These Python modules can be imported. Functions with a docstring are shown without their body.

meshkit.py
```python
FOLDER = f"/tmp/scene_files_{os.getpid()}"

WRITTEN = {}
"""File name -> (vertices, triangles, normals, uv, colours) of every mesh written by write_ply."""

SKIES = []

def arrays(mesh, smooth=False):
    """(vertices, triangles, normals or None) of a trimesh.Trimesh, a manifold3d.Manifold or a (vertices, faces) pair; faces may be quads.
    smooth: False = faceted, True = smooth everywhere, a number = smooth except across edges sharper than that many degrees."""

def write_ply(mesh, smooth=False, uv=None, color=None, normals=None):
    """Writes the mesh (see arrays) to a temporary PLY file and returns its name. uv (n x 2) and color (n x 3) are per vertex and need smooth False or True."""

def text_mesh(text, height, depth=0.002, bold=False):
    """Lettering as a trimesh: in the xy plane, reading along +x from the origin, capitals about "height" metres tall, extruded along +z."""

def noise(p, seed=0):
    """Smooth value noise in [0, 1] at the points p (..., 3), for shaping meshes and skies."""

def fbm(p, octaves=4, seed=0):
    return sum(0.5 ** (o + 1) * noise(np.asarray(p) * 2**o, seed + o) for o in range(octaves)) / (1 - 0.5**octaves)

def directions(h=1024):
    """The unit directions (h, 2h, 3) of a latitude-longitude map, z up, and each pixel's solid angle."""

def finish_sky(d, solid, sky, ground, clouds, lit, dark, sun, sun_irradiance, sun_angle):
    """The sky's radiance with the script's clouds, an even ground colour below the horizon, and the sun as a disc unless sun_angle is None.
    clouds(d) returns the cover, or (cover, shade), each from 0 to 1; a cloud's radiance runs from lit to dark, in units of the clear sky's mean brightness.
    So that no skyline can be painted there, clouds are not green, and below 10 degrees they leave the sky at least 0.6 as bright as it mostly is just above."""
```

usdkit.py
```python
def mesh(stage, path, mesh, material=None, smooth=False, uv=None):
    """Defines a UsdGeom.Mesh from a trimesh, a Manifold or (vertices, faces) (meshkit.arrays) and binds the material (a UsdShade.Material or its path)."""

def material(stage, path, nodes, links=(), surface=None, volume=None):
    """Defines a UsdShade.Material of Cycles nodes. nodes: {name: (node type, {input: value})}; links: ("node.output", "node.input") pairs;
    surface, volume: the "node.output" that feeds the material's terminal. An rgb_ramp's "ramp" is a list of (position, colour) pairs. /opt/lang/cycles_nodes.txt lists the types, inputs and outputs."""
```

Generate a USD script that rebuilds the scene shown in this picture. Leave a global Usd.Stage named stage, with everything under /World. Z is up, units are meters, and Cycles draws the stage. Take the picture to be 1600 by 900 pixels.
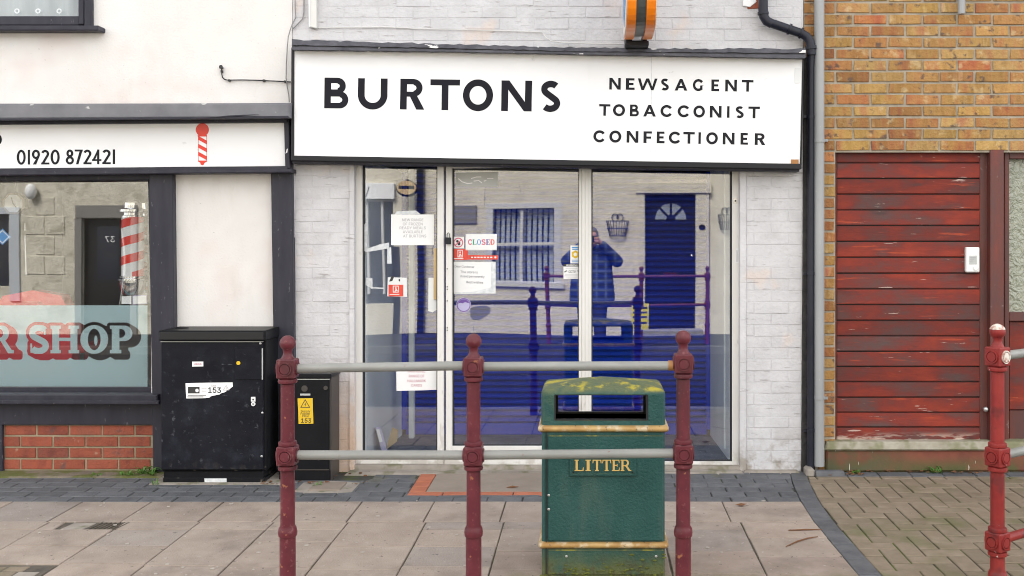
import math, random
import numpy as np, trimesh, usdkit, meshkit, manifold3d
from shapely.geometry import Polygon, LineString, Point, box as sbox
from shapely import affinity, union_all
from pxr import Usd, UsdGeom, UsdLux, UsdShade, Gf, Sdf, Vt

random.seed(7); rng = np.random.default_rng(7)
stage = Usd.Stage.CreateInMemory()
UsdGeom.SetStageUpAxis(stage, 'Z'); UsdGeom.SetStageMetersPerUnit(stage, 1.0)
UsdGeom.Xform.Define(stage, '/World'); UsdGeom.Scope.Define(stage, '/World/Looks')

# ------------------------------------------------------------------ camera
# The lens looks square on to the shop fronts (facade plane y = 0) from D metres in front; the frame is shifted.
EYE, D, F = 1.56, 6.51, 1550.0
cam = UsdGeom.Camera.Define(stage, '/World/camera')
cam.AddTranslateOp().Set(Gf.Vec3d(0, -D, EYE)); cam.AddRotateXOp().Set(90.0)
AP = 36.0
cam.CreateHorizontalApertureAttr(AP); cam.CreateVerticalApertureAttr(AP * 9 / 16)
cam.CreateFocalLengthAttr(AP * F / 1600)
cam.CreateHorizontalApertureOffsetAttr(-125 / 1600 * AP); cam.CreateVerticalApertureOffsetAttr(-75 / 1600 * AP)
cam.CreateClippingRangeAttr(Gf.Vec2f(0.05, 500))
cam.CreateExposureAttr(1.50)

def S(y): return F / (y + D)
def X(px, y=0.0): return (px - 925) / S(y)
def Z(py, y=0.0): return EYE - (py - 375) / S(y)
def gz(y): return 0.045 * float(np.clip((y + 2.1) / 2.1, 0, 1))

# ------------------------------------------------------------------ sky and sun (bright overcast, light from above and behind the shops)
SUN_EL, SUN_AZ = math.radians(46), math.radians(-22)     # azimuth: atan2(x, y)
sd = np.array([math.cos(SUN_EL) * math.sin(SUN_AZ), math.cos(SUN_EL) * math.cos(SUN_AZ), math.sin(SUN_EL)])
usdkit.material(stage, '/World/Looks/sky_look', {
    'sky': ('sky_texture', {'sky_type': 'single_scattering', 'sun_disc': False, 'sun_elevation': SUN_EL, 'sun_rotation': SUN_AZ}),
    'tc': ('texture_coordinate', {}),
    'n': ('noise_texture', {'scale': 2.2, 'detail': 5.0, 'roughness': 0.55}),
    'r': ('rgb_ramp', {'ramp': [(0.25, (5.6, 5.7, 5.9)), (0.7, (8.2, 8.1, 7.9))]}),
    'm': ('mix', {'fac': 0.86}),
    'b': ('background_shader', {'strength': 0.1})},
    [('tc.generated', 'n.vector'), ('n.fac', 'r.fac'), ('sky.color', 'm.color1'), ('r.color', 'm.color2'), ('m.color', 'b.color')], surface='b.background')
dome = UsdLux.DomeLight.Define(stage, '/World/sky')
UsdShade.MaterialBindingAPI.Apply(dome.GetPrim()).Bind(UsdShade.Material.Get(stage, '/World/Looks/sky_look'))
dome.GetPrim().SetCustomDataByKey('label', 'bright overcast sky above the street'); dome.GetPrim().SetCustomDataByKey('kind', 'structure')
sun = UsdLux.DistantLight.Define(stage, '/World/sun')
sun.CreateNormalizeAttr(True); sun.CreateIntensityAttr(0.9); sun.CreateAngleAttr(28.0); sun.CreateColorAttr(Gf.Vec3f(1.0, 0.96, 0.9))
sun.AddTransformOp().Set(Gf.Matrix4d().SetRotate(Gf.Rotation(Gf.Vec3d(0, 0, 1), Gf.Vec3d(*sd))))

# ------------------------------------------------------------------ scene helpers
used = {}
def free(parent, name):
    n = used.get((parent, name), 0); used[(parent, name)] = n + 1
    return f'{parent}/{name}' + (f'_{n:03d}' if n else '')
def pp(parent): return '/World' if parent is None else str(parent.GetPath())
def tag(p, label=None, cat=None, group=None, kind=None):
    for k, v in (('label', label), ('category', cat), ('group', group), ('kind', kind)):
        if v: p.SetCustomDataByKey(k, v)
    return p
def thing(name, label, cat=None, group=None, kind=None, parent=None):
    return tag(UsdGeom.Xform.Define(stage, free(pp(parent), name)).GetPrim(), label, cat, group, kind)
def obj(name, m, mat, parent=None, label=None, cat=None, group=None, kind=None, smooth=False):
    if isinstance(m, (list,)): m = cat_(m)
    g = usdkit.mesh(stage, free(pp(parent), name), m, LOOK[mat], smooth=smooth)
    return tag(g.GetPrim(), label, cat, group, kind)
def cat_(ms): return trimesh.util.concatenate([x for x in ms if x is not None])

# ------------------------------------------------------------------ materials
LOOK = {}
def mat(name, base, rough=0.55, stops=None, scale=8.0, detail=3.0, stretch=(1, 1, 1), rnd=0.0, hue=None, bump=0.0, bscale=60.0, bstretch=None, bdist=0.004,
        metal=0.0, spec=0.5, layers=(), coat=0.0):
    """Principled surface: noise colour ramp, per-object tone, wear layers, fine bump."""
    n, l = {'geo': ('geometry', {}), 'p': ('principled_bsdf', {'roughness': rough, 'metallic': metal, 'specular_ior_level': spec, 'coat_weight': coat})}, []
    def noise(key, sc, det, st, seed=None):
        o = 3.7 * float(seed) if seed not in (None, 'rnd') else 0.0
        n[key + 'm'] = ('mapping', {'mapping_type': 'point', 'scale': st, 'location': (o, 1.7 * o, -o)})
        n[key] = ('noise_texture', {'scale': sc, 'detail': det, 'roughness': 0.6})
        l.extend([('geo.position', key + 'm.vector'), (key + 'm.vector', key + '.vector')])
        if seed == 'rnd':
            n.setdefault('oi', ('object_info', {}))
            n[key + 'w'] = ('math', {'math_type': 'multiply', 'value2': 37.0}); l.extend([('oi.random', key + 'w.value1'), (key + 'w.value', key + 'm.location')])
    if stops:
        noise('n0', scale, detail, stretch, 'rnd' if (rnd or hue) else 1.3)
        n['r0'] = ('rgb_ramp', {'ramp': stops}); l.append(('n0.fac', 'r0.fac')); cur = 'r0.color'
    else:
        n['c0'] = ('color', {'value': base}); cur = 'c0.color'
    if hue:      # a second ramp picked per object
        n.setdefault('oi', ('object_info', {}))
        n['hr'] = ('rgb_ramp', {'ramp': hue}); n['hm'] = ('mix', {'mix_type': 'multiply', 'fac': 1.0})
        l.extend([('oi.random', 'hr.fac'), (cur, 'hm.color1'), ('hr.color', 'hm.color2')]); cur = 'hm.color'
    if rnd:
        n.setdefault('oi', ('object_info', {}))
        n['wn'] = ('white_noise_texture', {'dimensions': '1D'}); n['mr'] = ('map_range', {'to_min': 1 - rnd, 'to_max': 1 + rnd})
        n['hv'] = ('hsv', {}); l.extend([('oi.random', 'wn.w'), ('wn.value', 'mr.value'), ('mr.result', 'hv.value'), (cur, 'hv.color')]); cur = 'hv.color'
    for i, L in enumerate(layers):
        k = f'l{i}'
        noise(k, L.get('scale', 10.0), L.get('detail', 3.0), L.get('stretch', (1, 1, 1)), 5.1 + i)
        n[k + 'r'] = ('map_range', {'range_type': 'smoothstep', 'from_min': L['lo'], 'from_max': L['hi'], 'to_min': 0.0, 'to_max': L.get('amt', 1.0), 'clamp': True})
        l.append((k + '.fac', k + 'r.value')); fac = k + 'r.result'
        for axis in ('z', 'x', 'y', 'up'):
            if axis in L:
                a, b = L[axis]
                n.setdefault('sp', ('separate_xyz', {})); n.setdefault('sn', ('separate_xyz', {}))
                for q in (('geo.position', 'sp.vector'), ('geo.normal', 'sn.vector')):
                    if q not in l: l.append(q)
                n[k + axis] = ('map_range', {'range_type': 'smoothstep', 'from_min': min(a, b), 'from_max': max(a, b), 'to_min': 1.0 if a < b else 0.0, 'to_max': 0.0 if a < b else 1.0, 'clamp': True})
                n[k + axis + 'm'] = ('math', {'math_type': 'multiply'})
                l.extend([('sn.z' if axis == 'up' else 'sp.' + axis, k + axis + '.value'), (fac, k + axis + 'm.value1'), (k + axis + '.result', k + axis + 'm.value2')]); fac = k + axis + 'm.value'
        n[k + 'mix'] = ('mix', {'color2': L['color']}); l.extend([(fac, k + 'mix.fac'), (cur, k + 'mix.color1')]); cur = k + 'mix.color'
    l.append((cur, 'p.base_color'))
    if bump:
        noise('nb', bscale, 3.0, bstretch or (1, 1, 1), 9.0)
        n['bp'] = ('bump', {'strength': bump, 'distance': bdist}); l.extend([('nb.fac', 'bp.height'), ('bp.normal', 'p.normal')])
    LOOK[name] = usdkit.material(stage, f'/World/Looks/{name}', n, l, surface='p.BSDF')

def glass(name, refl, tint=(0.97, 0.98, 0.98), wave=0.0, wscale=2.0):
    n = {'geo': ('geometry', {}), 't': ('transparent_bsdf', {'color': tint}), 'g': ('glossy_bsdf', {'roughness': 0.0, 'color': (1, 1, 1)}), 'm': ('mix_closure', {'fac': refl})}
    l = [('t.BSDF', 'm.closure1'), ('g.BSDF', 'm.closure2')]
    if wave:
        n['nz'] = ('noise_texture', {'scale': wscale, 'detail': 0.0}); n['b'] = ('bump', {'strength': 1.0, 'distance': wave})
        l += [('geo.position', 'nz.vector'), ('nz.fac', 'b.height'), ('b.normal', 'g.normal')]
    LOOK[name] = usdkit.material(stage, f'/World/Looks/{name}', n, l, surface='m.closure')

G = 'grime'
mat('cream_render', None, 0.85, [(0.3, (0.70, 0.672, 0.645)), (0.7, (0.76, 0.737, 0.715))], scale=2.5, bump=0.6, bscale=70, layers=[
    dict(color=(0.69, 0.585, 0.55), scale=1.6, lo=0.50, hi=0.72, amt=0.6), dict(color=(0.42, 0.36, 0.29), scale=4, stretch=(1, 1, .3), detail=5, lo=0.56, hi=0.82, amt=0.32), dict(color=(.35, .32, .29), scale=45, lo=.70, hi=.74, amt=.5)])
WBL = [dict(color=(0.70, 0.55, 0.45), scale=3.0, lo=0.60, hi=0.72, amt=0.45), dict(color=(0.20, 0.18, 0.17), scale=15, stretch=(.45, 1, 4.5), detail=6, lo=0.62, hi=0.69, amt=0.6), dict(color=(0.36, 0.345, 0.34), scale=5, stretch=(.8, 1, 1.4), detail=5, lo=0.54, hi=0.78, amt=0.35),
    dict(color=(0.27, 0.235, 0.19), scale=9, detail=5, lo=0.40, hi=0.60, amt=0.85, z=(0.06, 0.40)), dict(color=(0.66, 0.46, 0.33), scale=4, lo=0.3, hi=0.5, amt=.8, z=(.25, .85), x=(-1.4, -1.2))]
mat('white_brick_paint', None, 0.6, [(0.3, (0.53, 0.52, 0.535)), (0.7, (0.62, 0.61, 0.625))], scale=7, bump=0.65, bscale=38, bdist=0.008, layers=WBL)
mat('white_joint', None, 0.6, [(0.3, (0.51, 0.50, 0.515)), (0.7, (0.60, 0.59, 0.605))], scale=7, bump=0.65, bscale=45, bdist=.008, layers=WBL)
YB = [(0.26, (0.29, 0.105, 0.055)), (0.38, (0.35, 0.170, 0.065)), (0.50, (0.385, 0.235, 0.080)), (0.60, (0.31, 0.18, 0.055)), (0.68, (0.44, 0.30, 0.135)), (0.78, (0.37, 0.16, 0.10))]
mat('yellow_brick', None, 0.85, YB, scale=5.0, detail=3.0, stretch=(1.9, 1, .5), rnd=0.14, hue=[(0.0, (1.0, .95, .8)), (.18, (1.12, 1.15, 1.2)), (.36, (.95, .72, .68)), (.52, (1.0, 1.0, .85)), (.68, (.72, .56, .5)), (.82, (1.15, 1.08, 1.05)), (.92, (1.0, .62, .62)), (1, (.85, .80, .62))], bump=1.0, bscale=45, bdist=0.008,
    layers=[dict(color=(0.09, 0.06, 0.05), scale=15, detail=6, lo=0.57, hi=0.67, amt=0.85), dict(color=(0.58, 0.44, 0.24), scale=11, lo=0.56, hi=0.72, amt=0.6)])
mat('yellow_mortar', None, 0.9, [(0.3, (0.28, 0.24, 0.18)), (0.7, (0.42, 0.37, 0.295))], scale=14, bump=0.5, bscale=90)
mat('red_brick', None, 0.85, [(0.3, (0.19, 0.050, 0.034)), (0.5, (0.30, 0.080, 0.045)), (0.75, (0.24, 0.078, 0.05))], scale=9, rnd=0.12, hue=[(0, (1, 1, 1)), (.75, (1.05, .95, .9)), (.9, (.7, .72, .8)), (1, (.8, .8, .9))], bump=1.0, bscale=45, bdist=0.008,
    layers=[dict(color=(0.10, 0.07, 0.07), scale=11, detail=6, lo=0.58, hi=0.72, amt=0.75), dict(color=(.5, .42, .3), scale=14, lo=.64, hi=.75, amt=.4)])
mat('red_mortar', None, 0.9, [(0.3, (0.27, 0.225, 0.15)), (0.7, (0.38, 0.32, 0.22))], scale=12, bump=0.5, bscale=90)
mat('charcoal_paint', None, 0.45, [(0.3, (0.020, 0.020, 0.030)), (0.7, (0.036, 0.035, 0.047))], spec=.3, scale=4, stretch=(3, 3, .6), bump=0.15, bscale=40, bstretch=(4, 4, .5), layers=[dict(color=(0.2, 0.19, 0.2), scale=22, stretch=(2, 2, .7), lo=0.66, hi=0.74, amt=0.5)])
mat('grey_ledge_paint', None, 0.55, [(0.3, (0.13, 0.13, 0.145)), (0.7, (0.19, 0.188, 0.20))], scale=6, bump=0.25, bscale=30, layers=[dict(color=(0.55, 0.54, 0.53), scale=12, stretch=(.7, 1, 1.5), lo=0.66, hi=0.70, amt=0.9)])
mat('lead_flashing', None, 0.6, [(0.3, (0.045, 0.045, 0.06)), (0.7, (0.11, 0.11, 0.13))], scale=10, bump=0.7, bscale=22, bdist=0.012, layers=[dict(color=(0.72, 0.71, 0.70), scale=13, stretch=(.6, 1, 1.3), lo=0.66, hi=0.68)])
mat('sign_white', None, 0.35, [(0.3, (0.83, 0.83, 0.84)), (0.7, (0.87, 0.87, 0.875))], scale=2, layers=[dict(color=(0.5, 0.5, 0.49), scale=16, lo=0.70, hi=0.80, amt=0.5), dict(color=(0.62, 0.60, .56), scale=4, stretch=(1, 1, .25), lo=0.6, hi=.85, amt=.35)])
mat('letter_black', (0.012, 0.012, 0.018), 0.6, spec=.15)
mat('letter_grey', (0.016, 0.016, 0.020), 0.6, spec=.15)
mat('black_trim', (0.014, 0.014, 0.017), 0.5, spec=.3)
mat('pvc_frame', None, 0.4, [(0.3, (0.66, 0.645, 0.615)), (0.7, (0.74, 0.725, 0.70))], scale=6, stretch=(1, 1, .3), layers=[dict(color=(0.32, 0.29, 0.26), scale=12, stretch=(1.5, 1, .4), lo=0.62, hi=0.75, amt=0.5), dict(color=(.35, .31, .26), scale=9, lo=.4, hi=.6, amt=.6, z=(.08, .2))])
mat('gasket', (0.012, 0.012, 0.014), 0.6)
mat('shutter_blue', None, 0.45, [(0.3, (0.006, 0.036, 0.48)), (0.7, (0.010, 0.050, 0.60))], spec=.12, scale=4, stretch=(.4, 1, 3), rnd=.06, layers=[dict(color=(.16, .17, .3), scale=60, lo=.68, hi=.74, amt=.6)])
mat('display_white', None, 0.6, [(0.3, (0.62, 0.66, 0.69)), (0.7, (0.72, 0.76, 0.79))], scale=3, stretch=(1, 1, .4))
mat('display_floor', None, 0.6, [(0.35, (0.05, 0.07, 0.12)), (0.65, (0.12, 0.14, 0.18))], scale=9, layers=[dict(color=(.5, .5, .5), scale=70, lo=.64, hi=.7, amt=.8)])
mat('dark_void', (0.02, 0.02, 0.022), 0.8)
mat('concrete', None, 0.85, [(0.3, (0.26, 0.23, 0.20)), (0.7, (0.36, 0.32, 0.28))], scale=8, bump=0.5, bscale=60, layers=[dict(color=(0.13, 0.13, 0.06), scale=7, lo=0.5, hi=0.65, amt=0.7)])
mat('concrete_slab', None, 0.85, [(0.3, (0.235, 0.19, 0.155)), (0.7, (0.29, 0.24, 0.20))], scale=6, bump=0.4, bscale=90)
SLABL = [dict(color=(0.16, 0.13, 0.11), scale=2.4, detail=6, lo=0.48, hi=0.72, amt=0.55), dict(color=(0.08, 0.07, 0.065), scale=30, lo=0.665, hi=0.71, amt=0.75), dict(color=(.46, .41, .37), scale=38, lo=.665, hi=.70, amt=.7)]
mat('paving_slab_look', None, 0.8, [(0.3, (0.325, 0.262, 0.218)), (0.7, (0.41, 0.34, 0.29))], scale=7, detail=6, rnd=0.06, hue=[(0, (1, 1, 1)), (.85, (1.0, .98, .97)), (.92, (.86, .9, .95)), (1, (.95, .97, 1))], bump=0.9, bscale=110, bdist=0.004, layers=SLABL)
mat('mossy_slab_look', None, 0.85, [(0.3, (0.30, 0.234, 0.195)), (0.7, (0.385, 0.31, 0.265))], scale=5, rnd=0.05, bump=0.9, bscale=110, bdist=0.004, layers=SLABL + [dict(color=(0.115, 0.125, 0.03), scale=6, lo=0.38, hi=0.58, amt=0.9, y=(-2.10, -1.78))])
mat('slab_bed', None, 0.95, [(0.3, (0.07, 0.06, 0.05)), (0.7, (0.13, 0.11, 0.09))], scale=16, layers=[dict(color=(0.06, 0.075, 0.02), scale=5, lo=0.5, hi=0.65, amt=.6)])
mat('blue_block', None, 0.75, [(0.3, (0.088, 0.092, 0.102)), (0.7, (0.135, 0.138, 0.148))], scale=12, rnd=0.14, bump=1.0, bscale=100, bdist=0.004, layers=[dict(color=(0.13, 0.12, 0.06), scale=5, lo=0.55, hi=0.7, amt=.5, y=(-.05, -.45))])
mat('blue_bed', None, 0.95, [(0.3, (0.035, 0.035, 0.035)), (0.7, (0.07, 0.068, 0.06))], scale=16, layers=[dict(color=(0.07, 0.09, 0.02), scale=4, lo=0.5, hi=0.62, amt=.8)])
mat('buff_block', None, 0.8, [(0.3, (0.205, 0.160, 0.11)), (0.7, (0.275, 0.222, 0.165))], scale=10, rnd=0.10, bump=1.0, bscale=100, bdist=0.004, layers=[dict(color=(0.12, 0.13, 0.045), scale=2.2, lo=0.50, hi=0.68, amt=.6), dict(color=(.5, .47, .42), scale=40, lo=.72, hi=.76, amt=.6)])
mat('buff_bed', None, 0.95, [(0.3, (0.03, 0.027, 0.018)), (0.7, (0.06, 0.053, 0.04))], scale=12, layers=[dict(color=(0.09, 0.13, 0.02), scale=3, lo=0.46, hi=0.6)])
mat('terracotta_block', None, 0.8, [(0.3, (0.38, 0.115, 0.06)), (0.7, (0.46, 0.155, 0.085))], scale=10, rnd=0.08, bump=0.4, bscale=90)
mat('mossy_mortar', None, 0.95, [(0.35, (0.17, 0.14, 0.11)), (0.65, (0.24, 0.20, 0.15))], scale=12, bump=0.7, bscale=50, bdist=.01, layers=[dict(color=(0.11, 0.125, 0.025), scale=5, lo=0.42, hi=0.55, amt=.9)])
mat('asphalt', None, 0.9, [(0.3, (0.022, 0.022, 0.024)), (0.7, (0.038, 0.038, 0.04))], spec=.1, scale=60, bump=0.6, bscale=200)
mat('kerb_stone', None, 0.85, [(0.3, (0.25, 0.24, 0.22)), (0.7, (0.33, 0.31, 0.29))], scale=8, bump=0.3)
mat('dark_kerb', None, 0.9, [(0.3, (0.05, 0.05, 0.048)), (0.7, (0.085, 0.083, 0.078))], scale=8, bump=0.3)
mat('cabinet_black', None, 0.42, [(0.3, (0.006, 0.0065, 0.010)), (0.7, (0.012, 0.013, 0.018))], spec=.13, scale=5, bump=0.25, bscale=150, layers=[
    dict(color=(0.11, 0.115, 0.13), scale=26, stretch=(1, 1, .85), detail=10, lo=0.60, hi=0.72, amt=0.6, z=(0.45, 1.0)), dict(color=(0.035, 0.04, 0.055), scale=7, detail=10, lo=0.48, hi=0.72, amt=0.5, z=(.3, 1.2)), dict(color=(0.13, 0.14, 0.15), scale=30, stretch=(.5, 1, 2.2), detail=8, lo=.66, hi=.72, amt=.6), dict(color=(0.09, 0.075, 0.06), scale=22, lo=0.52, hi=0.7, amt=0.7, z=(0.04, 0.2))])
mat('cabinet_plain', None, 0.4, [(0.3, (0.006, 0.0065, 0.008)), (0.7, (0.011, 0.011, 0.013))], spec=.13, scale=5, bump=0.2, bscale=150, layers=[dict(color=(0.14, 0.12, 0.10), scale=22, lo=0.60, hi=0.72, amt=0.7, z=(0.04, 0.3))])
mat('cabinet_edge', (0.045, 0.038, 0.034), 0.5)
mat('cabinet_lid', (0.016, 0.016, 0.017), 0.4, spec=.3)
mat('paper', (0.80, 0.80, 0.80), 0.7)
mat('paper_bright', (0.86, 0.86, 0.86), 0.6)
mat('note_paper', (0.74, 0.75, 0.75), 0.7)
mat('tape', None, 0.5, [(0.35, (0.55, 0.58, 0.6)), (0.65, (0.74, 0.76, 0.78))], scale=30)
mat('print_grey', (0.42, 0.41, 0.43), 0.7)
mat('print_red', (0.52, 0.17, 0.24), 0.7)
mat('print_black', (0.03, 0.03, 0.03), 0.6)
mat('print_pencil', (0.22, 0.22, 0.25), 0.7)
mat('sticker_red', None, 0.4, [(0.3, (0.62, 0.045, 0.03)), (0.7, (0.72, 0.075, 0.045))], scale=12)
mat('sticker_green', (0.05, 0.32, 0.18), 0.5); mat('sticker_blue', (0.10, 0.30, 0.62), 0.5); mat('sticker_violet', (0.14, 0.07, 0.30), 0.5)
mat('sticker_pink', (.6, .12, .2), .5); mat('sticker_lilac', (0.45, 0.42, 0.62), 0.5)
mat('label_yellow', (0.72, 0.47, 0.02), 0.45)
mat('post_paint', None, 0.40, [(0.3, (0.088, 0.015, 0.023)), (0.7, (0.135, 0.026, 0.034))], spec=.35, scale=10, bump=0.2, bscale=60, layers=[dict(color=(0.06, 0.018, .022), scale=7, stretch=(1, 1, .5), detail=6, lo=.50, hi=.68, amt=.75), dict(color=(0.24, 0.10, 0.10), scale=45, detail=5, lo=0.58, hi=0.70, amt=0.55), dict(color=(.30, .12, .06), scale=26, lo=.68, hi=.70, amt=.9)])
mat('post_paint_bright', None, 0.42, [(0.3, (0.20, 0.018, 0.017)), (0.7, (0.28, 0.032, 0.028))], spec=.35, scale=9, bump=0.2, bscale=60, layers=[dict(color=(0.10, 0.02, 0.02), scale=9, lo=0.55, hi=0.7, amt=0.7), dict(color=(0.7, 0.66, 0.6), scale=38, lo=0.70, hi=0.73)])
mat('worn_white', None, 0.6, [(0.45, (0.72, 0.68, 0.60)), (0.6, (0.45, 0.25, .2))], scale=40)
mat('rail_grey', None, 0.35, [(0.3, (0.22, 0.22, 0.205)), (0.7, (0.30, 0.30, 0.285))], scale=12, stretch=(.4, 1, 1), bump=0.1, bscale=50, layers=[dict(color=(0.20, 0.06, 0.04), scale=14, detail=6, lo=0.67, hi=0.70, amt=0.9), dict(color=(.25, .24, .22), scale=30, lo=.62, hi=.72, amt=.6)])
mat('rust_band', (0.35, 0.16, 0.05), 0.6)
BG = [(0.3, (0.013, 0.062, 0.057)), (0.7, (0.024, 0.093, 0.084))]
LICH = [dict(color=(0.115, 0.135, 0.06), scale=9, lo=0.20, hi=0.50, amt=.85, up=(0.9, 0.02)), dict(color=(0.46, 0.38, 0.03), scale=11, detail=7, lo=0.50, hi=0.62, amt=.95, up=(0.9, 0.3)),
        dict(color=(0.115, 0.12, 0.035), scale=9, lo=0.22, hi=0.60, amt=0.9, z=(0.0, 0.17), detail=8), dict(color=(0.06, 0.05, 0.025), scale=26, lo=0.52, hi=0.66, amt=0.8, z=(0.0, 0.15), detail=8), dict(color=(.12, .15, .05), scale=5, lo=.5, hi=.7, amt=.7, z=(.95, .62))]
mat('bin_green', None, 0.48, BG, spec=.4, scale=6, detail=5, bump=0.9, bscale=75, bdist=.006, layers=[dict(color=(.075, .12, .10), scale=3, stretch=(2.2, 1, .4), detail=6, lo=.5, hi=.72, amt=.6), dict(color=(.03, .035, .03), scale=50, lo=.66, hi=.72, amt=.5)] + LICH)
mat('bin_gold', None, 0.5, [(0.35, (0.36, 0.19, 0.055)), (0.65, (0.55, 0.36, 0.14))], scale=9, layers=[dict(color=(0.66, 0.55, 0.38), scale=14, lo=.48, hi=.62, amt=.85), dict(color=(0.06, 0.06, 0.04), scale=34, lo=0.63, hi=0.70, amt=0.8)], bump=.3)
mat('gold_letter', (0.66, 0.44, 0.14), 0.45)
mat('steel', (0.55, 0.55, 0.55), 0.3, metal=0.9)
mat('chrome', (0.85, 0.85, 0.86), 0.06, metal=1.0)
mat('black_pipe', None, 0.35, [(0.3, (0.010, 0.011, 0.019)), (0.7, (0.020, 0.022, 0.032))], spec=.35, scale=5)
mat('grey_pipe', None, 0.4, [(0.3, (0.27, 0.28, 0.285)), (0.7, (0.34, 0.345, 0.35))], scale=4, stretch=(1, 1, .3), layers=[dict(color=(.45, .43, .4), scale=30, lo=.68, hi=.72, amt=.5)])
mat('tar', None, 0.75, [(0.3, (0.012, 0.012, 0.012)), (0.7, (0.035, 0.032, 0.03))], scale=14, bump=0.8, bscale=35, bdist=.012)
DR = [(0.28, (0.090, 0.058, 0.056)), (0.40, (0.120, 0.044, 0.039)), (0.50, (0.165, 0.032, 0.025)), (0.60, (0.22, 0.034, 0.021)), (0.75, (0.29, 0.044, 0.024))]
mat('door_red', None, 0.68, DR, spec=.25, scale=4.2, detail=7, stretch=(.75, 1, 1.6), rnd=0.16, bump=0.35, bscale=18, bstretch=(.4, 1, 6), layers=[dict(color=(0.55, 0.42, 0.36), scale=18, stretch=(.25, 1, 2.4), detail=6, lo=0.66, hi=0.69, amt=0.8), dict(color=(.05, .035, .035), scale=7, stretch=(.5, 1, 1.5), lo=.60, hi=.74, amt=.6), dict(color=(.58, .46, .38), scale=9, stretch=(.5, 1, 3), detail=8, lo=.48, hi=.56, amt=.9, z=(.235, .30)), dict(color=(.42, .07, .03), scale=6, stretch=(.4, 1, 4), detail=8, lo=.60, hi=.68, amt=.7)])
mat('frame_red', None, 0.5, [(0.3, (0.075, 0.036, 0.034)), (0.6, (0.125, 0.032, 0.024)), (.75, (.2, .034, .018))], scale=6, detail=6, stretch=(1.6, 1, .5), bump=0.3, bscale=18, bstretch=(5, 1, .4), layers=[dict(color=(.3, .24, .22), scale=14, lo=.66, hi=.75, amt=.5)])
mat('plinth_red', None, 0.8, [(0.35, (0.17, 0.052, 0.034)), (0.65, (0.25, 0.075, 0.045))], scale=6, bump=0.4, bscale=40, layers=[dict(color=(0.075, 0.08, 0.025), scale=5, detail=6, lo=0.30, hi=0.56, amt=.95, z=(0.06, 0.165)), dict(color=(0.085, 0.085, 0.04), scale=6, detail=6, lo=0.30, hi=0.56, amt=.95, x=(1.75, 2.2)), dict(color=(.6, .57, .5), scale=20, stretch=(2.5, 1, .25), lo=.69, hi=.72)])
mat('sill_stone', None, 0.85, [(0.35, (0.30, 0.27, 0.20)), (0.65, (0.44, 0.41, 0.34))], scale=8, bump=0.6, bscale=40, layers=[dict(color=(0.16, 0.17, 0.07), scale=6, lo=0.45, hi=0.6, amt=.7), dict(color=(.25, .06, .03), scale=9, lo=.64, hi=.7, amt=.8)])
mat('white_plastic', (0.80, 0.80, 0.79), 0.35)
mat('light_grey_plastic', (0.46, 0.47, 0.46), 0.3)
mat('orange_plastic', None, 0.3, [(0.3, (0.75, 0.17, 0.005)), (0.7, (0.85, 0.25, 0.01))], scale=4, layers=[dict(color=(.8, .42, .2), scale=12, lo=.4, hi=.55, amt=.8, z=(2.62, 2.86))])
mat('grey_band', None, 0.45, [(0.3, (0.05, 0.06, 0.06)), (0.7, (0.09, 0.10, 0.10))], scale=5, layers=[dict(color=(.3, .33, .32), scale=8, lo=.4, hi=.6, amt=.8, z=(2.62, 2.86))])
mat('sign_face_white', (0.75, 0.74, 0.70), 0.35)
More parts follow.
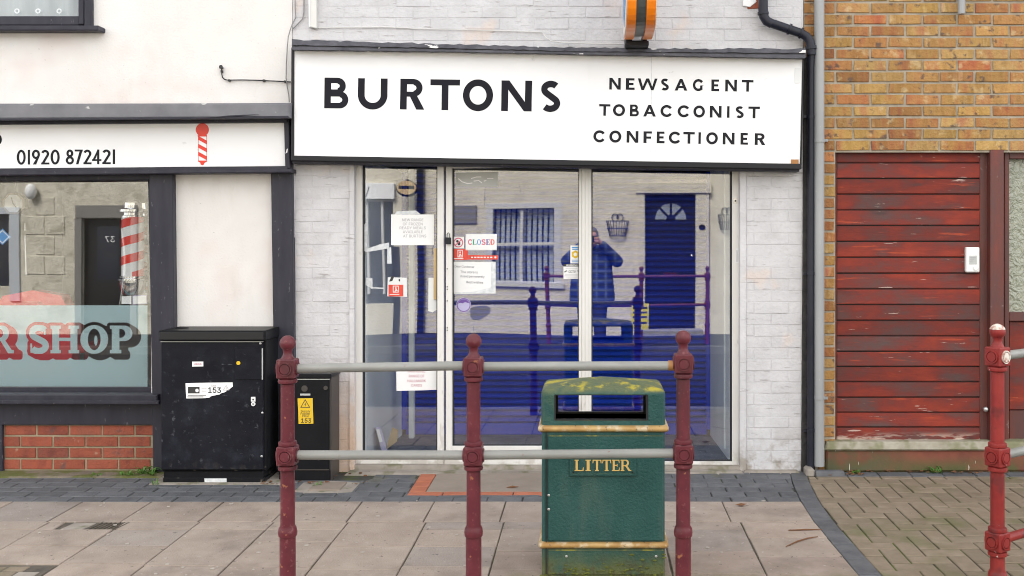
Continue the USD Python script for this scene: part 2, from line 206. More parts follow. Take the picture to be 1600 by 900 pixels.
mat('cable_black', (0.02, 0.02, 0.022), 0.5); mat('cable_white', (0.68, 0.67, 0.64), 0.5); mat('cable_grey', (.25, .24, .24), .5)
mat('leaf', None, 0.55, [(0.3, (0.05, 0.14, 0.015)), (0.7, (0.10, 0.24, 0.03))], scale=30)
mat('dry_leaf', (0.16, 0.07, 0.03), 0.8); mat('gum', (0.42, 0.38, 0.34), 0.8)
mat('cast_iron', None, 0.6, [(0.3, (0.06, 0.05, 0.04)), (0.7, (0.13, 0.11, 0.085))], scale=14, bump=0.5, bscale=60)
mat('curtain_grey', None, 0.8, [(0.3, (0.36, 0.38, 0.38)), (0.7, (0.48, 0.50, 0.50))], scale=5, stretch=(2, 1, .3))
mat('red_vinyl', (0.80, 0.02, 0.035), 0.3); mat('salon_wall', (0.26, 0.25, 0.24), 0.7); mat('salon_floor', (0.10, 0.095, 0.09), 0.5)
mat('pole_red', (0.70, 0.035, 0.02), 0.25); mat('pole_white', (0.78, 0.78, 0.78), 0.25)
mat('clock_wood', (0.22, 0.16, 0.07), 0.5); mat('counter_top', (.30, .26, .24), .4)
mat('timber_pale', None, 0.6, [(.3, (.52, .36, .17)), (.7, (.62, .45, .24))], scale=6, stretch=(2, 2, .3))
mat('roof_tile', (0.12, 0.07, 0.05), 0.8)
# across the street
mat('house_render', None, 0.9, [(0.3, (0.60, 0.55, 0.44)), (0.7, (0.72, 0.665, 0.545))], scale=3, bump=0.8, bscale=22, bdist=0.02, layers=[dict(color=(.40, .36, .28), scale=2.5, lo=.55, hi=.75, amt=.5), dict(color=(.12, .11, .1), scale=3, stretch=(6, 1, .5), lo=.70, hi=.72, amt=.8)])
mat('house_stone', None, 0.9, [(0.3, (0.52, 0.485, 0.40)), (0.7, (0.68, 0.64, 0.54))], scale=7, bump=0.9, bscale=20, bdist=0.02, layers=[dict(color=(.30, .28, .2), scale=3, lo=.5, hi=.7, amt=.6)])
mat('old_white', (0.60, 0.59, 0.565), 0.6); mat('door_black', (0.010, 0.010, 0.013), 0.3); mat('blind_grey', (0.46, 0.49, 0.53), 0.8); mat('dark_glass', (0.02, 0.025, 0.04), 0.1); mat('fan_glass', (.30, .33, .37), .2)
mat('surround_grey', (0.20, 0.19, 0.18), 0.8); mat('dull_patch', (0.22, 0.21, 0.19), 0.9)
mat('wrought_iron', (0.015, 0.015, 0.015), 0.5); mat('notice_yellow', (0.72, 0.62, 0.05), 0.5)
mat('skin', None, 0.5, [(0.3, (0.52, 0.27, 0.19)), (0.7, (0.60, 0.34, 0.25))], scale=20)
mat('trousers', (0.018, 0.022, 0.035), 0.9); mat('shoe', (0.02, 0.018, 0.016), 0.5); mat('hair', (0.16, 0.14, 0.13), 0.8); mat('camera_black', (0.012, 0.012, 0.012), 0.35)
usdkit.material(stage, '/World/Looks/plaid', {'geo': ('geometry', {}), 'wx': ('wave_texture', {'wave_type': 'bands', 'bands_direction': 'x', 'scale': 2.6, 'distortion': .4}), 'wz': ('wave_texture', {'wave_type': 'bands', 'bands_direction': 'z', 'scale': 2.6, 'distortion': .4}),
    'a': ('math', {'math_type': 'maximum'}), 'r': ('rgb_ramp', {'ramp': [(0.0, (.010, .016, .05)), (.5, (.014, .024, .075)), (.8, (.03, .05, .12)), (.93, (.055, .08, .16)), (1, (.10, .13, .22))]}), 'p': ('principled_bsdf', {'roughness': .9})},
    [('geo.position', 'wx.vector'), ('geo.position', 'wz.vector'), ('wx.fac', 'a.value1'), ('wz.fac', 'a.value2'), ('a.value', 'r.fac'), ('r.color', 'p.base_color')], surface='p.BSDF')
LOOK['plaid'] = UsdShade.Material.Get(stage, '/World/Looks/plaid')
glass('shop_glass', 0.125, (0.96, 0.975, 0.98), wave=0.0022, wscale=1.1)
glass('barber_glass', 0.125, (0.96, 0.97, 0.97), wave=0.0014, wscale=1.1)
glass('window_glass', 0.06)
glass('obscure_glass_top', 0.12, wave=.0)
usdkit.material(stage, '/World/Looks/obscure_glass', {'geo': ('geometry', {}), 'n': ('noise_texture', {'scale': 16, 'detail': 2.0, 'distortion': 2.2}), 'b': ('bump', {'strength': 1.0, 'distance': 0.02}),
    'p': ('principled_bsdf', {'base_color': (0.30, 0.31, 0.24), 'roughness': 0.12, 'specular_ior_level': 1.0})}, [('geo.position', 'n.vector'), ('n.fac', 'b.height'), ('b.normal', 'p.normal')], surface='p.BSDF')
LOOK['obscure_glass'] = UsdShade.Material.Get(stage, '/World/Looks/obscure_glass')
usdkit.material(stage, '/World/Looks/frost_vinyl', {'t': ('transparent_bsdf', {'color': (0.80, 0.93, 0.97)}), 'd': ('diffuse_bsdf', {'color': (0.74, 0.91, 0.94)}), 'tl': ('translucent_bsdf', {'color': (0.70, 0.88, 0.92)}), 'm1': ('mix_closure', {'fac': 0.3}), 'm2': ('mix_closure', {'fac': 0.72})},
    [('d.BSDF', 'm1.closure1'), ('tl.BSDF', 'm1.closure2'), ('t.BSDF', 'm2.closure1'), ('m1.closure', 'm2.closure2')], surface='m2.closure')
LOOK['frost_vinyl'] = UsdShade.Material.Get(stage, '/World/Looks/frost_vinyl')

# ------------------------------------------------------------------ mesh helpers
FACE = lambda v, y0=0.0: np.c_[v[:, 0], y0 - v[:, 2], v[:, 1]]              # (u, v, h) on a facade: x = u, z = v, h towards the street
def GROUND(v): return np.c_[v[:, 0], v[:, 1], np.array([gz(b) for b in v[:, 1]]) + v[:, 2]]
def box(x0, x1, y0, y1, z0, z1, c=0.0):
    x0, x1 = sorted((x0, x1)); y0, y1 = sorted((y0, y1)); z0, z1 = sorted((z0, z1))
    if not c:
        m = trimesh.creation.box([x1 - x0, y1 - y0, z1 - z0]); m.apply_translation([(x0 + x1) / 2, (y0 + y1) / 2, (z0 + z1) / 2]); return m
    pts = []
    for X_, sx in ((x0, 1), (x1, -1)):
        for Y_, sy in ((y0, 1), (y1, -1)):
            for Z_, sz in ((z0, 1), (z1, -1)):
                pts += [(X_, Y_ + sy * c, Z_ + sz * c), (X_ + sx * c, Y_, Z_ + sz * c), (X_ + sx * c, Y_ + sy * c, Z_)]
    return hull(pts)
def hull(pts):
    m = manifold3d.Manifold.hull_points(np.asarray(pts, float)).to_mesh()
    return trimesh.Trimesh(np.array(m.vert_properties)[:, :3], np.array(m.tri_verts), process=False)
def bal(m):
    q = m.to_mesh(); return trimesh.Trimesh(np.array(q.vert_properties)[:, :3], np.array(q.tri_verts), process=False)
def man(m):
    m = m.copy(); m.merge_vertices(); return manifold3d.Manifold(manifold3d.Mesh(np.asarray(m.vertices, np.float32), np.asarray(m.faces, np.uint32)))
def tile(pts, h0, h1, c, mp, jit=0.0, tilt=0.0):
    """A convex polygon raised from h0 to h1 with a chamfer c, mapped to the wall or the ground."""
    p = np.asarray(pts, float)
    if len(p) > 1 and np.allclose(p[0], p[-1]): p = p[:-1]
    area = 0.5 * np.sum(p[:, 0] * np.roll(p[:, 1], -1) - np.roll(p[:, 0], -1) * p[:, 1])
    if area < 0: p = p[::-1]
    if jit: p = p + rng.uniform(-jit, jit, p.shape)
    e = np.roll(p, -1, 0) - p; L = np.linalg.norm(e, axis=1, keepdims=True); nrm = np.c_[-e[:, 1], e[:, 0]] / np.maximum(L, 1e-9)
    n1, n2 = np.roll(nrm, 1, 0), nrm
    q = p + c * (n1 + n2) / np.maximum(1 + (n1 * n2).sum(1, keepdims=True), .35)
    k = len(p); cen = p.mean(0)
    tl = (p - cen) @ rng.uniform(-tilt, tilt, 2) if tilt else np.zeros(k)
    v = np.vstack([np.c_[p, np.full(k, h0)], np.c_[p, h1 - c * .8 + tl], np.c_[q, h1 + tl]])
    f = []
    for r in (0, 1):
        for i in range(k):
            a, b = r * k + i, r * k + (i + 1) % k
            f += [(a, b, b + k), (a, b + k, a + k)]
    f += [(2 * k, 2 * k + i, 2 * k + i + 1) for i in range(1, k - 1)]
    return trimesh.Trimesh(mp(v), f, process=False)
def extr(geom, y0, t):
    """A shapely shape standing in the x-z plane, its back at y0, t thick towards the street."""
    ms = []
    for g in getattr(geom, 'geoms', [geom]):
        if g.geom_type == 'Polygon' and g.area > 1e-8:
            m = trimesh.creation.extrude_polygon(g, t, engine='earcut'); m.vertices = FACE(np.array(m.vertices), y0); ms.append(m)
    return cat_(ms)
def panel(pts, y0, t, c=0.003):
    """A convex panel given in photograph pixels at the depth of its front face."""
    yf = y0 - t
    return tile([(X(a, yf), Z(b, yf)) for a, b in pts], 0, t, c, lambda v: FACE(v, y0))
def rect(px0, py0, px1, py1, y0, t, c=0.003): return panel([(px0, py1), (px1, py1), (px1, py0), (px0, py0)], y0, t, c)
def wbox(px0, py0, px1, py1, yf, yb, c=0.004): return box(X(px0, yf), X(px1, yf), yf, yb, Z(py1, yf), Z(py0, yf), c)
def tube(pts, r, n=10, caps=True):
    p = np.asarray(pts, float); k = len(p); r = np.broadcast_to(r, (k,))
    t = np.zeros_like(p); d = np.diff(p, axis=0); d /= np.linalg.norm(d, axis=1, keepdims=True)
    t[0], t[-1] = d[0], d[-1]; t[1:-1] = d[1:] + d[:-1]; t /= np.linalg.norm(t, axis=1, keepdims=True)
    a = np.cross(t[0], [0, 0, 1.] if abs(t[0][2]) < .9 else [1., 0, 0]); v = []
    for i in range(k):
        a = a - t[i] * (a @ t[i]); a /= np.linalg.norm(a); b = np.cross(t[i], a)
        ang = np.arange(n) * 2 * np.pi / n
        v.append(p[i] + r[i] * (np.cos(ang)[:, None] * a + np.sin(ang)[:, None] * b))
    f = []
    for i in range(k - 1):
        for j in range(n):
            q = (i * n + j, i * n + (j + 1) % n, (i + 1) * n + (j + 1) % n, (i + 1) * n + j); f += [(q[0], q[1], q[2]), (q[0], q[2], q[3])]
    v = np.vstack(v)
    if caps:
        v = np.vstack([v, p[0], p[-1]]); c0, c1 = k * n, k * n + 1
        f += [(c0, (j + 1) % n, j) for j in range(n)] + [(c1, (k - 1) * n + j, (k - 1) * n + (j + 1) % n) for j in range(n)]
    return trimesh.Trimesh(v, f, process=False)
def lathe(prof, x=0, y=0, z=0, n=24):
    p = np.asarray(prof, float); ang = np.arange(n) * 2 * np.pi / n; k = len(p)
    v = np.vstack([np.c_[r * np.cos(ang), r * np.sin(ang), np.full(n, h)] for r, h in p] + [[[0, 0, p[0, 1]], [0, 0, p[-1, 1]]]])
    f = []
    for i in range(k - 1):
        for j in range(n):
            q = (i * n + j, i * n + (j + 1) % n, (i + 1) * n + (j + 1) % n, (i + 1) * n + j); f += [(q[0], q[1], q[2]), (q[0], q[2], q[3])]
    f += [(k * n, (j + 1) % n, j) for j in range(n)] + [(k * n + 1, (k - 1) * n + j, (k - 1) * n + (j + 1) % n) for j in range(n)]
    m = trimesh.Trimesh(v, f, process=False); m.apply_translation([x, y, z]); return m
def sphere(x, y, z, r, s=2, sc=(1, 1, 1)):
    m = trimesh.creation.icosphere(s, r); m.apply_scale(sc); m.apply_translation([x, y, z]); return m
def disc(x, z, r, y0, t, n=24): return extr(Point(x, z).buffer(r, quad_segs=n // 4), y0, t)
def words(s, h, cx, cz, y0, t=0.0012, bold=True, rot=0.0, width=None):
    """Small print, centred, standing on a facade-facing surface at y0."""
    m = meshkit.text_mesh(s, h, t, bold); b = m.bounds; v = np.array(m.vertices)
    v[:, 0] -= (b[0, 0] + b[1, 0]) / 2; v[:, 1] -= h / 2
    if width: v[:, 0] *= width / (b[1, 0] - b[0, 0])
    ca, sa = math.cos(rot), math.sin(rot)
    v = np.c_[v[:, 0] * ca - v[:, 1] * sa + cx, v[:, 0] * sa + v[:, 1] * ca + cz, v[:, 2]]
    return trimesh.Trimesh(FACE(v, y0), m.faces, process=False)
def wall(outer, holes, y0, t):
    """Wall sheet from y0 (front) back by t."""
    return extr(sbox(*outer).difference(union_all([sbox(*h) for h in holes])) if holes else sbox(*outer), y0 + t, t)
def bricks(parent, region, z0, look, y0=0.0, pitch=.2265, course=.0752, gap=.010, off=0.0, h=0.005, c=.003, jit=.0012, drop=()):
    """Stretcher-bond bricks clipped to a region (shapely), each its own part."""
    a, b, cc, d = region.bounds; n = 0
    r = 0
    while z0 + r * course < d:
        za, zb = z0 + r * course + gap / 2, z0 + (r + 1) * course - gap / 2
        i0 = math.floor((a - off) / pitch) - 1
        for i in range(i0, i0 + int((cc - a) / pitch) + 4):
            xa = off + i * pitch + (pitch / 2 if r % 2 else 0)
            g = sbox(xa + gap / 2, za, xa + pitch - gap / 2, zb).intersection(region)
            if g.is_empty or g.geom_type != 'Polygon': continue
            q = g.bounds
            if q[2] - q[0] < .018 or q[3] - q[1] < .02: continue
            hh = h + rng.uniform(-.0015, .0015)
            obj('brick', tile([(q[0], q[1]), (q[2], q[1]), (q[2], q[3]), (q[0], q[3])], -.012, hh, c, lambda v: FACE(v, y0), jit, tilt=.008), look, parent); n += 1
        r += 1
    return n

# ------------------------------------------------------------------ lettering (drawn as shapes, capitals 1 unit tall)
def ell(cx, cy, rx, ry, a0, a1, n=28): return [(cx + rx * math.cos(math.radians(a0 + (a1 - a0) * i / n)), cy + ry * math.sin(math.radians(a0 + (a1 - a0) * i / n))) for i in range(n + 1)]
def ln(pts, w): return LineString(pts).buffer(w / 2, cap_style='flat', join_style='mitre', mitre_limit=3)
def dbowl(z0, z1, xr): r = (z1 - z0) / 2; return union_all([sbox(0, z0, xr - r, z1), Point(xr - r, (z0 + z1) / 2).buffer(r, quad_segs=12)])
def ring(cx, cy, rx, ry, w): return affinity.scale(Point(cx, cy).buffer(1, quad_segs=18), rx, ry).difference(affinity.scale(Point(cx, cy).buffer(1, quad_segs=18), rx - w, ry - w))
def glyph(c, w=.21):
    if c == 'I': return sbox(0, 0, w, 1)
    if c == 'B':
        a = dbowl(0, .56, .79).difference(sbox(w, w * .82, .79 - .28, .56 - w * .8).union(Point(.79 - .28, .28).buffer(.28 - w * .92)).intersection(sbox(w, w * .8, 9, .56 - w * .72)))
        b = dbowl(.47, 1, .70).difference(sbox(w, .47 + w * .7, .70 - .265, 1 - w * .8).union(Point(.70 - .265, .735).buffer(.265 - w * .92)).intersection(sbox(w, .47 + w * .6, 9, 1 - w * .8)))
        return union_all([a, b.difference(sbox(w, .40, .45, .47 + .001)), sbox(0, 0, w, 1)])
    if c in 'RP':
        b = dbowl(.42, 1, .72).difference(sbox(w, .42 + w * .75, .72 - .29, 1 - w * .8).union(Point(.43, .71).buffer(.29 - w * .92)).intersection(sbox(w, .42 + w * .75, 9, 1 - w * .8)))
        g = union_all([b, sbox(0, 0, w, 1)])
        return g if c == 'P' else g.union(Polygon([(.30, .46), (.54, .46), (.79, 0), (.53, 0)]))
    if c == 'U': return union_all([sbox(0, .42, w, 1), sbox(.95 - w, .42, .95, 1), ring(.475, .45, .475, .47, w).intersection(sbox(-1, -1, 2, .44))])
    if c == 'T': return union_all([sbox(0, 1 - w * .88, .96, 1), sbox(.48 - w / 2, 0, .48 + w / 2, 1)])
    if c == 'O': return ring(.49, .5, .49, .52, w)
    if c == 'C': return ring(.52, .5, .52, .52, w).difference(Polygon([(.56, .5), (2, 1.62), (2, -.62)]).union(sbox(.93, 0, 2, 1)))
    if c == 'G': return ring(.52, .5, .52, .52, w).difference(Polygon([(.56, .5), (2, 1.7), (2, .5)]).union(Polygon([(.7, .45), (2, .45), (2, -.3), (.96, -.3), (.96, .1)]))).union(sbox(.90 - w, .10, .90, .46)).difference(sbox(.90, -1, 2, .49))
    if c == 'N': return union_all([sbox(0, 0, w, 1), sbox(.97 - w, 0, .97, 1), Polygon([(0, 1), (w * 1.15, 1), (.97, 0), (.97 - w * 1.15, 0)])])
    if c == 'S': return ln(ell(.33, .735, .225, .172, 38, 226, 20) + ell(.31, .272, .235, .178, 46, -140, 22), w * .98).intersection(sbox(-.1, -.02, .66, 1.02))
    if c == 'E': return union_all([sbox(0, 0, w, 1), sbox(0, 0, .62, w * .85), sbox(0, 1 - w * .85, .60, 1), sbox(0, .5 - w * .42, .54, .5 + w * .42)])
    if c == 'F': return union_all([sbox(0, 0, w, 1), sbox(0, 1 - w * .85, .60, 1), sbox(0, .46 - w * .42, .54, .46 + w * .42)])
    if c == 'A': return union_all([Polygon([(0, 0), (w * 1.1, 0), (.52 + w * .5, 1), (.52 - w * .5, 1)]), Polygon([(1.04, 0), (1.04 - w * 1.1, 0), (.52 - w * .5, 1), (.52 + w * .5, 1)]), sbox(.22, .22, .82, .22 + w * .8)])
    if c == 'W':
        q = [(0, .33), (.46, .80), (1.14, .80), (1.6, 1.27)]
        return union_all([Polygon([(0, 1), (w, 1), (.38 + w * .55, 0), (.38 - w * .35, 0)]), Polygon([(.80 - w * .5, 1), (.80 + w * .5, 1), (.38 + w * .55, 0), (.38 - w * .35, 0)]), Polygon([(.80 - w * .5, 1), (.80 + w * .5, 1), (1.22 + w * .35, 0), (1.22 - w * .55, 0)]), Polygon([(1.6 - w, 1), (1.6, 1), (1.22 + w * .35, 0), (1.22 - w * .55, 0)])])
    if c == 'H': return union_all([sbox(0, 0, w, 1), sbox(.95 - w, 0, .95, 1), sbox(0, .5 - w * .4, .95, .5 + w * .4)])
    if c == 'L': return union_all([sbox(0, 0, w, 1), sbox(0, 0, .6, w * .85)])
    if c == '0': return ring(.30, .5, .30, .51, w)
    if c == '1': return sbox(0, 0, w, 1)
    if c == '2': return ln(ell(.26, .72, .19, .20, 160, -38, 16) + [(.10, w * .4)], w).union(sbox(0, 0, .54, w * .85)).intersection(sbox(-.1, 0, .6, 1.02))
    if c == '4': return union_all([sbox(.36, 0, .36 + w, 1), Polygon([(0, .24), (.40, 1), (.52, 1), (.18, .24)]), sbox(0, .22, .66, .22 + w * .8)])
    if c == '7': return union_all([sbox(0, 1 - w * .85, .54, 1), Polygon([(.54, 1), (.54 - w * 1.2, 1), (.08, 0), (.08 + w * 1.1, 0)])])
    if c == '8': return union_all([ring(.28, .27, .28, .28, w), ring(.28, .745, .235, .265, w)])
    if c == '9': return union_all([ring(.27, .69, .27, .32, w), Polygon([(.30, .42), (.54, .62), (.28, 0), (.06, 0)])])
def serif_glyph(c, w=.23, s=.085, o=.085):
    """Slab-serif capitals."""
    def stem(x0): return union_all([sbox(x0, 0, x0 + w, 1), sbox(x0 - o, 0, x0 + w + o, s), sbox(x0 - o, 1 - s, x0 + w + o, 1)])
    if c == 'I': return stem(0)
    if c == 'L': return union_all([stem(0), sbox(0, 0, .70, s), Polygon([(.58, 0), (.70, 0), (.72, .32), (.66, .32)])])
    if c == 'T': return union_all([sbox(.40 - w / 2, 0, .40 + w / 2, 1), sbox(.40 - w / 2 - o, 0, .40 + w / 2 + o, s), sbox(0, 1 - s, .80, 1), Polygon([(0, 1), (.12, 1), (.04, .70), (-.02, .70)]), Polygon([(.80, 1), (.68, 1), (.76, .70), (.82, .70)])])
    if c == 'E': return union_all([stem(0), sbox(0, 0, .66, s), sbox(0, 1 - s, .64, 1), sbox(0, .5 - s / 2, .46, .5 + s / 2), Polygon([(.55, 0), (.66, 0), (.69, .30), (.63, .30)]), Polygon([(.54, 1), (.64, 1), (.65, .72), (.60, .72)]), sbox(.40, .38, .46, .62)])
    if c in 'RP':
        g = union_all([stem(0), dbowl(.44, 1, .74).difference(dbowl(.44 + s, 1 - s, .74 - w * .95).intersection(sbox(w, 0, 2, 2)))])
        return g if c == 'P' else g.union(Polygon([(.34, .48), (.56, .48), (.86, s), (.96, s), (.96, 0), (.70, 0)]))
    if c == 'H': return union_all([stem(0), stem(.72), sbox(0, .5 - s / 2, .9, .5 + s / 2)])
    if c == 'O': return affinity.scale(Point(.5, .5).buffer(1, quad_segs=18), .5, .52).difference(affinity.scale(Point(.5, .5).buffer(1, quad_segs=18), .5 - w, .52 - s * 1.1))
    if c == 'S': return ln(ell(.36, .735, .25, .19, 30, 226, 20) + ell(.35, .27, .27, .195, 46, -150, 22), w * .85).union(sbox(.55, .66, .61, .98)).union(sbox(.05, .02, .11, .36)).intersection(sbox(-.1, -.02, .75, 1.02))
def place(g, x0, x1, zb, h):
    a, b, c, d = g.bounds
    return affinity.translate(affinity.scale(g, (x1 - x0) / (c - a), h, origin=(a, 0)), x0 - a, zb)

# ================================================================== THE GROUND
obj('ground', box(-60, 60, -40, 60, -.5, -.16), 'asphalt', kind='structure', label='tarmac ground under the street')
obj('road', box(-40, 40, -7.9, -2.62, -.158, -.12), 'asphalt', kind='structure', label='dark tarmac road between the two pavements')
obj('kerb', box(-40, 40, -2.62, -2.48, -.15, -.004, .01), 'kerb_stone', kind='structure', label='stone kerb along the near pavement')
obj('kerb', box(-40, 40, -8.04, -7.9, -.15, -.004, .01), 'dark_kerb', kind='structure', label='stone kerb along the far pavement')
obj('far_pavement', box(-40, 40, -9.8, -8.04, -.15, -.004), 'asphalt', kind='structure', label='dark pavement across the street')

# the dark edging strip runs from the shop corner out to the kerb, a little curved
ED = [(0.0, 1.300), (-.30, 1.258), (-.70, 1.226), (-1.05, 1.216), (-1.4, 1.224), (-1.9, 1.240), (-2.48, 1.252)]      # (y, left edge x)
EW = .105
ey, ex = [a for a, b in ED][::-1], [b for a, b in ED][::-1]
edge = lambda y: float(np.interp(y, ey, ex))
LEFT = Polygon([(-6, .3), (1.30, .3)] + [(b - .004, a) for a, b in ED] + [(-6, -2.48)])
RIGHT = Polygon([(6, .3), (1.41, .3)] + [(b + EW + .004, a) for a, b in ED] + [(6, -2.48)])
def sheet(poly, h, y0=None):
    """A ground sheet that follows the fall of the pavement."""
    ms = []
    for ya, yb in ((-2.48, -2.1), (-2.1, 0.0)):
        g = poly.intersection(sbox(-9, ya, 9, yb))
        for q in getattr(g, 'geoms', [g]):
            if q.geom_type == 'Polygon' and q.area > 1e-6:
                m = trimesh.creation.extrude_polygon(q, .05, engine='earcut'); v = np.array(m.vertices); v[:, 2] += h - .05; m.vertices = GROUND(v); ms.append(m)
    return cat_(ms)
GJ = -.007                                                             # joint level below the paving's top
YS = -.705                                                             # where the slabs begin
pav = obj('pavement', sheet(LEFT.intersection(sbox(-6, -2.48, 6, YS)), GJ), 'slab_bed', kind='structure', label='sandy stone slab pavement in front of the shops')
cols = [-4.62, -4.20, -3.79, -3.385, -2.98, -2.577, -2.155, -1.75, -1.344, -.922, -.505, -.09, .33, .76, 1.45]
near = [-4.62, -4.19, -3.78, -3.37, -2.96, -2.55, -2.14, -1.738, -1.332, -.906, -.480, -.055, .375, .812, 1.45]
rows_all = [[-1.225, -1.60, -2.02, -2.48], [-1.225, -1.44, -1.78, -2.15, -2.48], [-1.225, -1.48, -1.74, -2.1, -2.48], [-1.225, -1.69, -2.05, -2.48], [-1.225, -1.49, -1.86, -2.48],
            [-1.225, -1.49, -1.75, -2.2, -2.48], [-1.225, -1.78, -2.2, -2.48], [-1.225, -1.43, -1.80, -2.48], [-1.095, -1.50, -1.83, -2.2, -2.48], [-1.22, -1.50, -1.79, -2.48],
            [-1.22, -1.57, -1.83, -2.48], [-1.22, -1.45, -1.85, -2.2, -2.48], [-1.22, -1.57, -1.88, -2.48], [-1.115, -1.36, -1.66, -2.05, -2.48]]
def slab(x0, x1, y0, y1):
    if x1 > edge((y0 + y1) / 2) - .4: g = sbox(x0 + .004, y0 + .003, x1 - .004, y1 - .003).intersection(LEFT).convex_hull
    else: g = sbox(x0 + .004, y0 + .003, x1 - .004, y1 - .003)
    if g.is_empty or g.area < .002: return
    mossy = x0 > -.65 and y0 < -1.75
    obj('paving_slab', tile(list(g.exterior.coords), -.03, rng.uniform(-.0016, .0016), .003, GROUND, jit=.0018, tilt=.004), 'mossy_slab_look' if mossy else 'paving_slab_look', pav)
COVER = (-2.86, -2.50, -1.235, -1.095)                                  # the small metal cover set in the slabs
for i in range(len(cols) - 1):
    slab(cols[i], cols[i + 1], -1.09, YS)
    rw = [-1.093] + rows_all[i % len(rows_all)]
    for a, b in zip(rw[:-1], rw[1:]):
        if abs(a - b) < .02: continue
        if abs(b + 1.225) < .01 and near[i] < COVER[1] - .05 and near[i + 1] > COVER[0] + .02: continue
        if near[i] < -2.6 and near[i + 1] > -3.5 and b < -1.76:
            b = max(b, -1.76)
            if a - b < .03: continue
        slab(near[i], near[i + 1], b, a)
for x0, x1 in ((-2.96, -2.87), (-2.49, -2.14)): slab(x0, x1, -1.225, -1.095)

# blue-grey blocks along the shop fronts
THR = (-1.11, .16, -.57, -.062)                                         # the threshold slab and its red border
SMALL = (-1.81, -1.455, -.52, -.245)
strip_area = LEFT.intersection(sbox(-6, YS + .004, 6, .02))
blk = obj('block_paving', sheet(strip_area, GJ), 'blue_bed', kind='structure', label='strip of blue-grey block paving along the shop fronts')
free_area = strip_area.difference(sbox(*[THR[0] - .003, THR[2] - .003, THR[1] + .003, .1])).difference(sbox(SMALL[0], SMALL[2], SMALL[1], SMALL[3])).difference(sbox(-6, -.175, -2.74, .1)).difference(sbox(-2.76, -.325, -2.02, .1)).difference(sbox(-2.02, -.24, -1.40, .1))
for r in range(7):
    y1 = YS + .103 * (r + 1); y0 = y1 - .103
    for k in range(-30, 10):
        x0 = k * .205 + (.1025 if r % 2 else 0) + rng.uniform(-.003, .003)
        g = sbox(x0 + .003, y0 + .004, x0 + .202, y1 - .003).intersection(free_area)
        for q in getattr(g, 'geoms', [g]):
            if q.geom_type == 'Polygon' and q.area > .0012 and q.bounds[0] > -4.45:
                obj('paving_block', tile(list(q.convex_hull.exterior.coords), -.03, rng.uniform(-.002, .002), .004, GROUND, tilt=.012), 'blue_block', blk)
# threshold
thr = thing('threshold', 'grey concrete doorstep slab edged with red blocks before the shop door', kind='structure')
obj('bed', sheet(sbox(THR[0], THR[2], THR[1], THR[3] + .06), GJ), 'blue_bed', thr)
obj('slab', tile([(THR[0] + .105, THR[2] + .075), (THR[1] - .105, THR[2] + .075), (THR[1] - .105, THR[3]), (THR[0] + .105, THR[3])], -.03, .003, .004, GROUND), 'concrete_slab', thr)
for k in range(6):
    x0 = THR[0] + .212 * k
    obj('border_block', tile([(x0 + .003, THR[2]), (min(x0 + .209, THR[1]), THR[2]), (min(x0 + .209, THR[1]), THR[2] + .07), (x0 + .003, THR[2] + .07)], -.03, .001, .004, GROUND, tilt=.01), 'terracotta_block', thr)
for k in range(4):
    for xa in (THR[0], THR[1] - .1):
        y0 = THR[2] + .077 + .11 * k
        obj('border_block', tile([(xa, y0), (xa + .1, y0), (xa + .1, min(y0 + .105, THR[3])), (xa, min(y0 + .105, THR[3]))], -.03, rng.uniform(-.001, .002), .004, GROUND, tilt=.01), 'terracotta_block', thr)
# edging blocks and the buff forecourt
eg = thing('edging_strip', 'curving line of dark blue edging bricks beside the forecourt', kind='structure')
yy = 0.0
while yy > -2.44:
    ya, yb = yy - .004, yy - .206
    obj('edging_brick', tile([(edge(yb), yb), (edge(yb) + EW, yb), (edge(ya) + EW, ya), (edge(ya), ya)], -.04, rng.uniform(-.001, .0015), .004, GROUND, tilt=.01), 'blue_block', eg); yy -= .21
fc = obj('forecourt', sheet(RIGHT.intersection(sbox(1, -2.48, 4.2, .02)), GJ), 'buff_bed', kind='structure', label='buff herringbone block forecourt with mossy joints')
area = RIGHT.intersection(sbox(1, -2.48, 3.35, -.145)); b_ = .1025
nb = 0
for a in range(10, 40):
    for b in range(-30, 2):
        m = (a - b) % 4
        if m == 0: q = (a, b, a + 2, b + 1)
        elif m == 2: q = (a, b, a + 1, b + 2)
        else: continue
        if m == 2: q = (a, b - 1, a + 1, b + 1)
        g = sbox(q[0] * b_ + .0042, q[1] * b_ + .0045, q[2] * b_ - .0042, q[3] * b_ - .0045).intersection(area)
        if g.geom_type == 'Polygon' and g.area > .0012 and X(1640, g.bounds[1]) > g.bounds[0] and nb < 298:
            obj('paving_block', tile(list(g.convex_hull.exterior.coords), -.03, rng.uniform(-.002, .002), .004, GROUND, tilt=.012), 'buff_block', fc); nb += 1
for k in range(12):
    x0 = 1.44 + .208 * k
    obj('header_block', tile([(x0, -.140), (x0 + .203, -.140), (x0 + .203, -.035), (x0, -.035)], -.03, rng.uniform(-.001, .003), .004, GROUND, tilt=.012), 'blue_block', fc)

# mossy mortar along the left wall, small patches of moss
obj('mossy_verge', tile([(-4.4, -.172), (-2.745, -.172), (-2.745, .0), (-4.4, .0)], -.03, .006, .012, GROUND), 'mossy_mortar', kind='structure', label='mossy mortar strip at the foot of the low brick wall')
obj('wall_footing', cat_([tile([(-1.60, -.10), (-.2, -.075), (.99, -.075), (.99, .03), (-1.60, .03)], -.03, .012, .02, GROUND), tile([(.98, -.055), (1.36, -.06), (1.36, .03), (.98, .03)], -.03, .010, .02, GROUND)]), 'concrete', kind='structure', label='rough concrete footing under the white shop front')

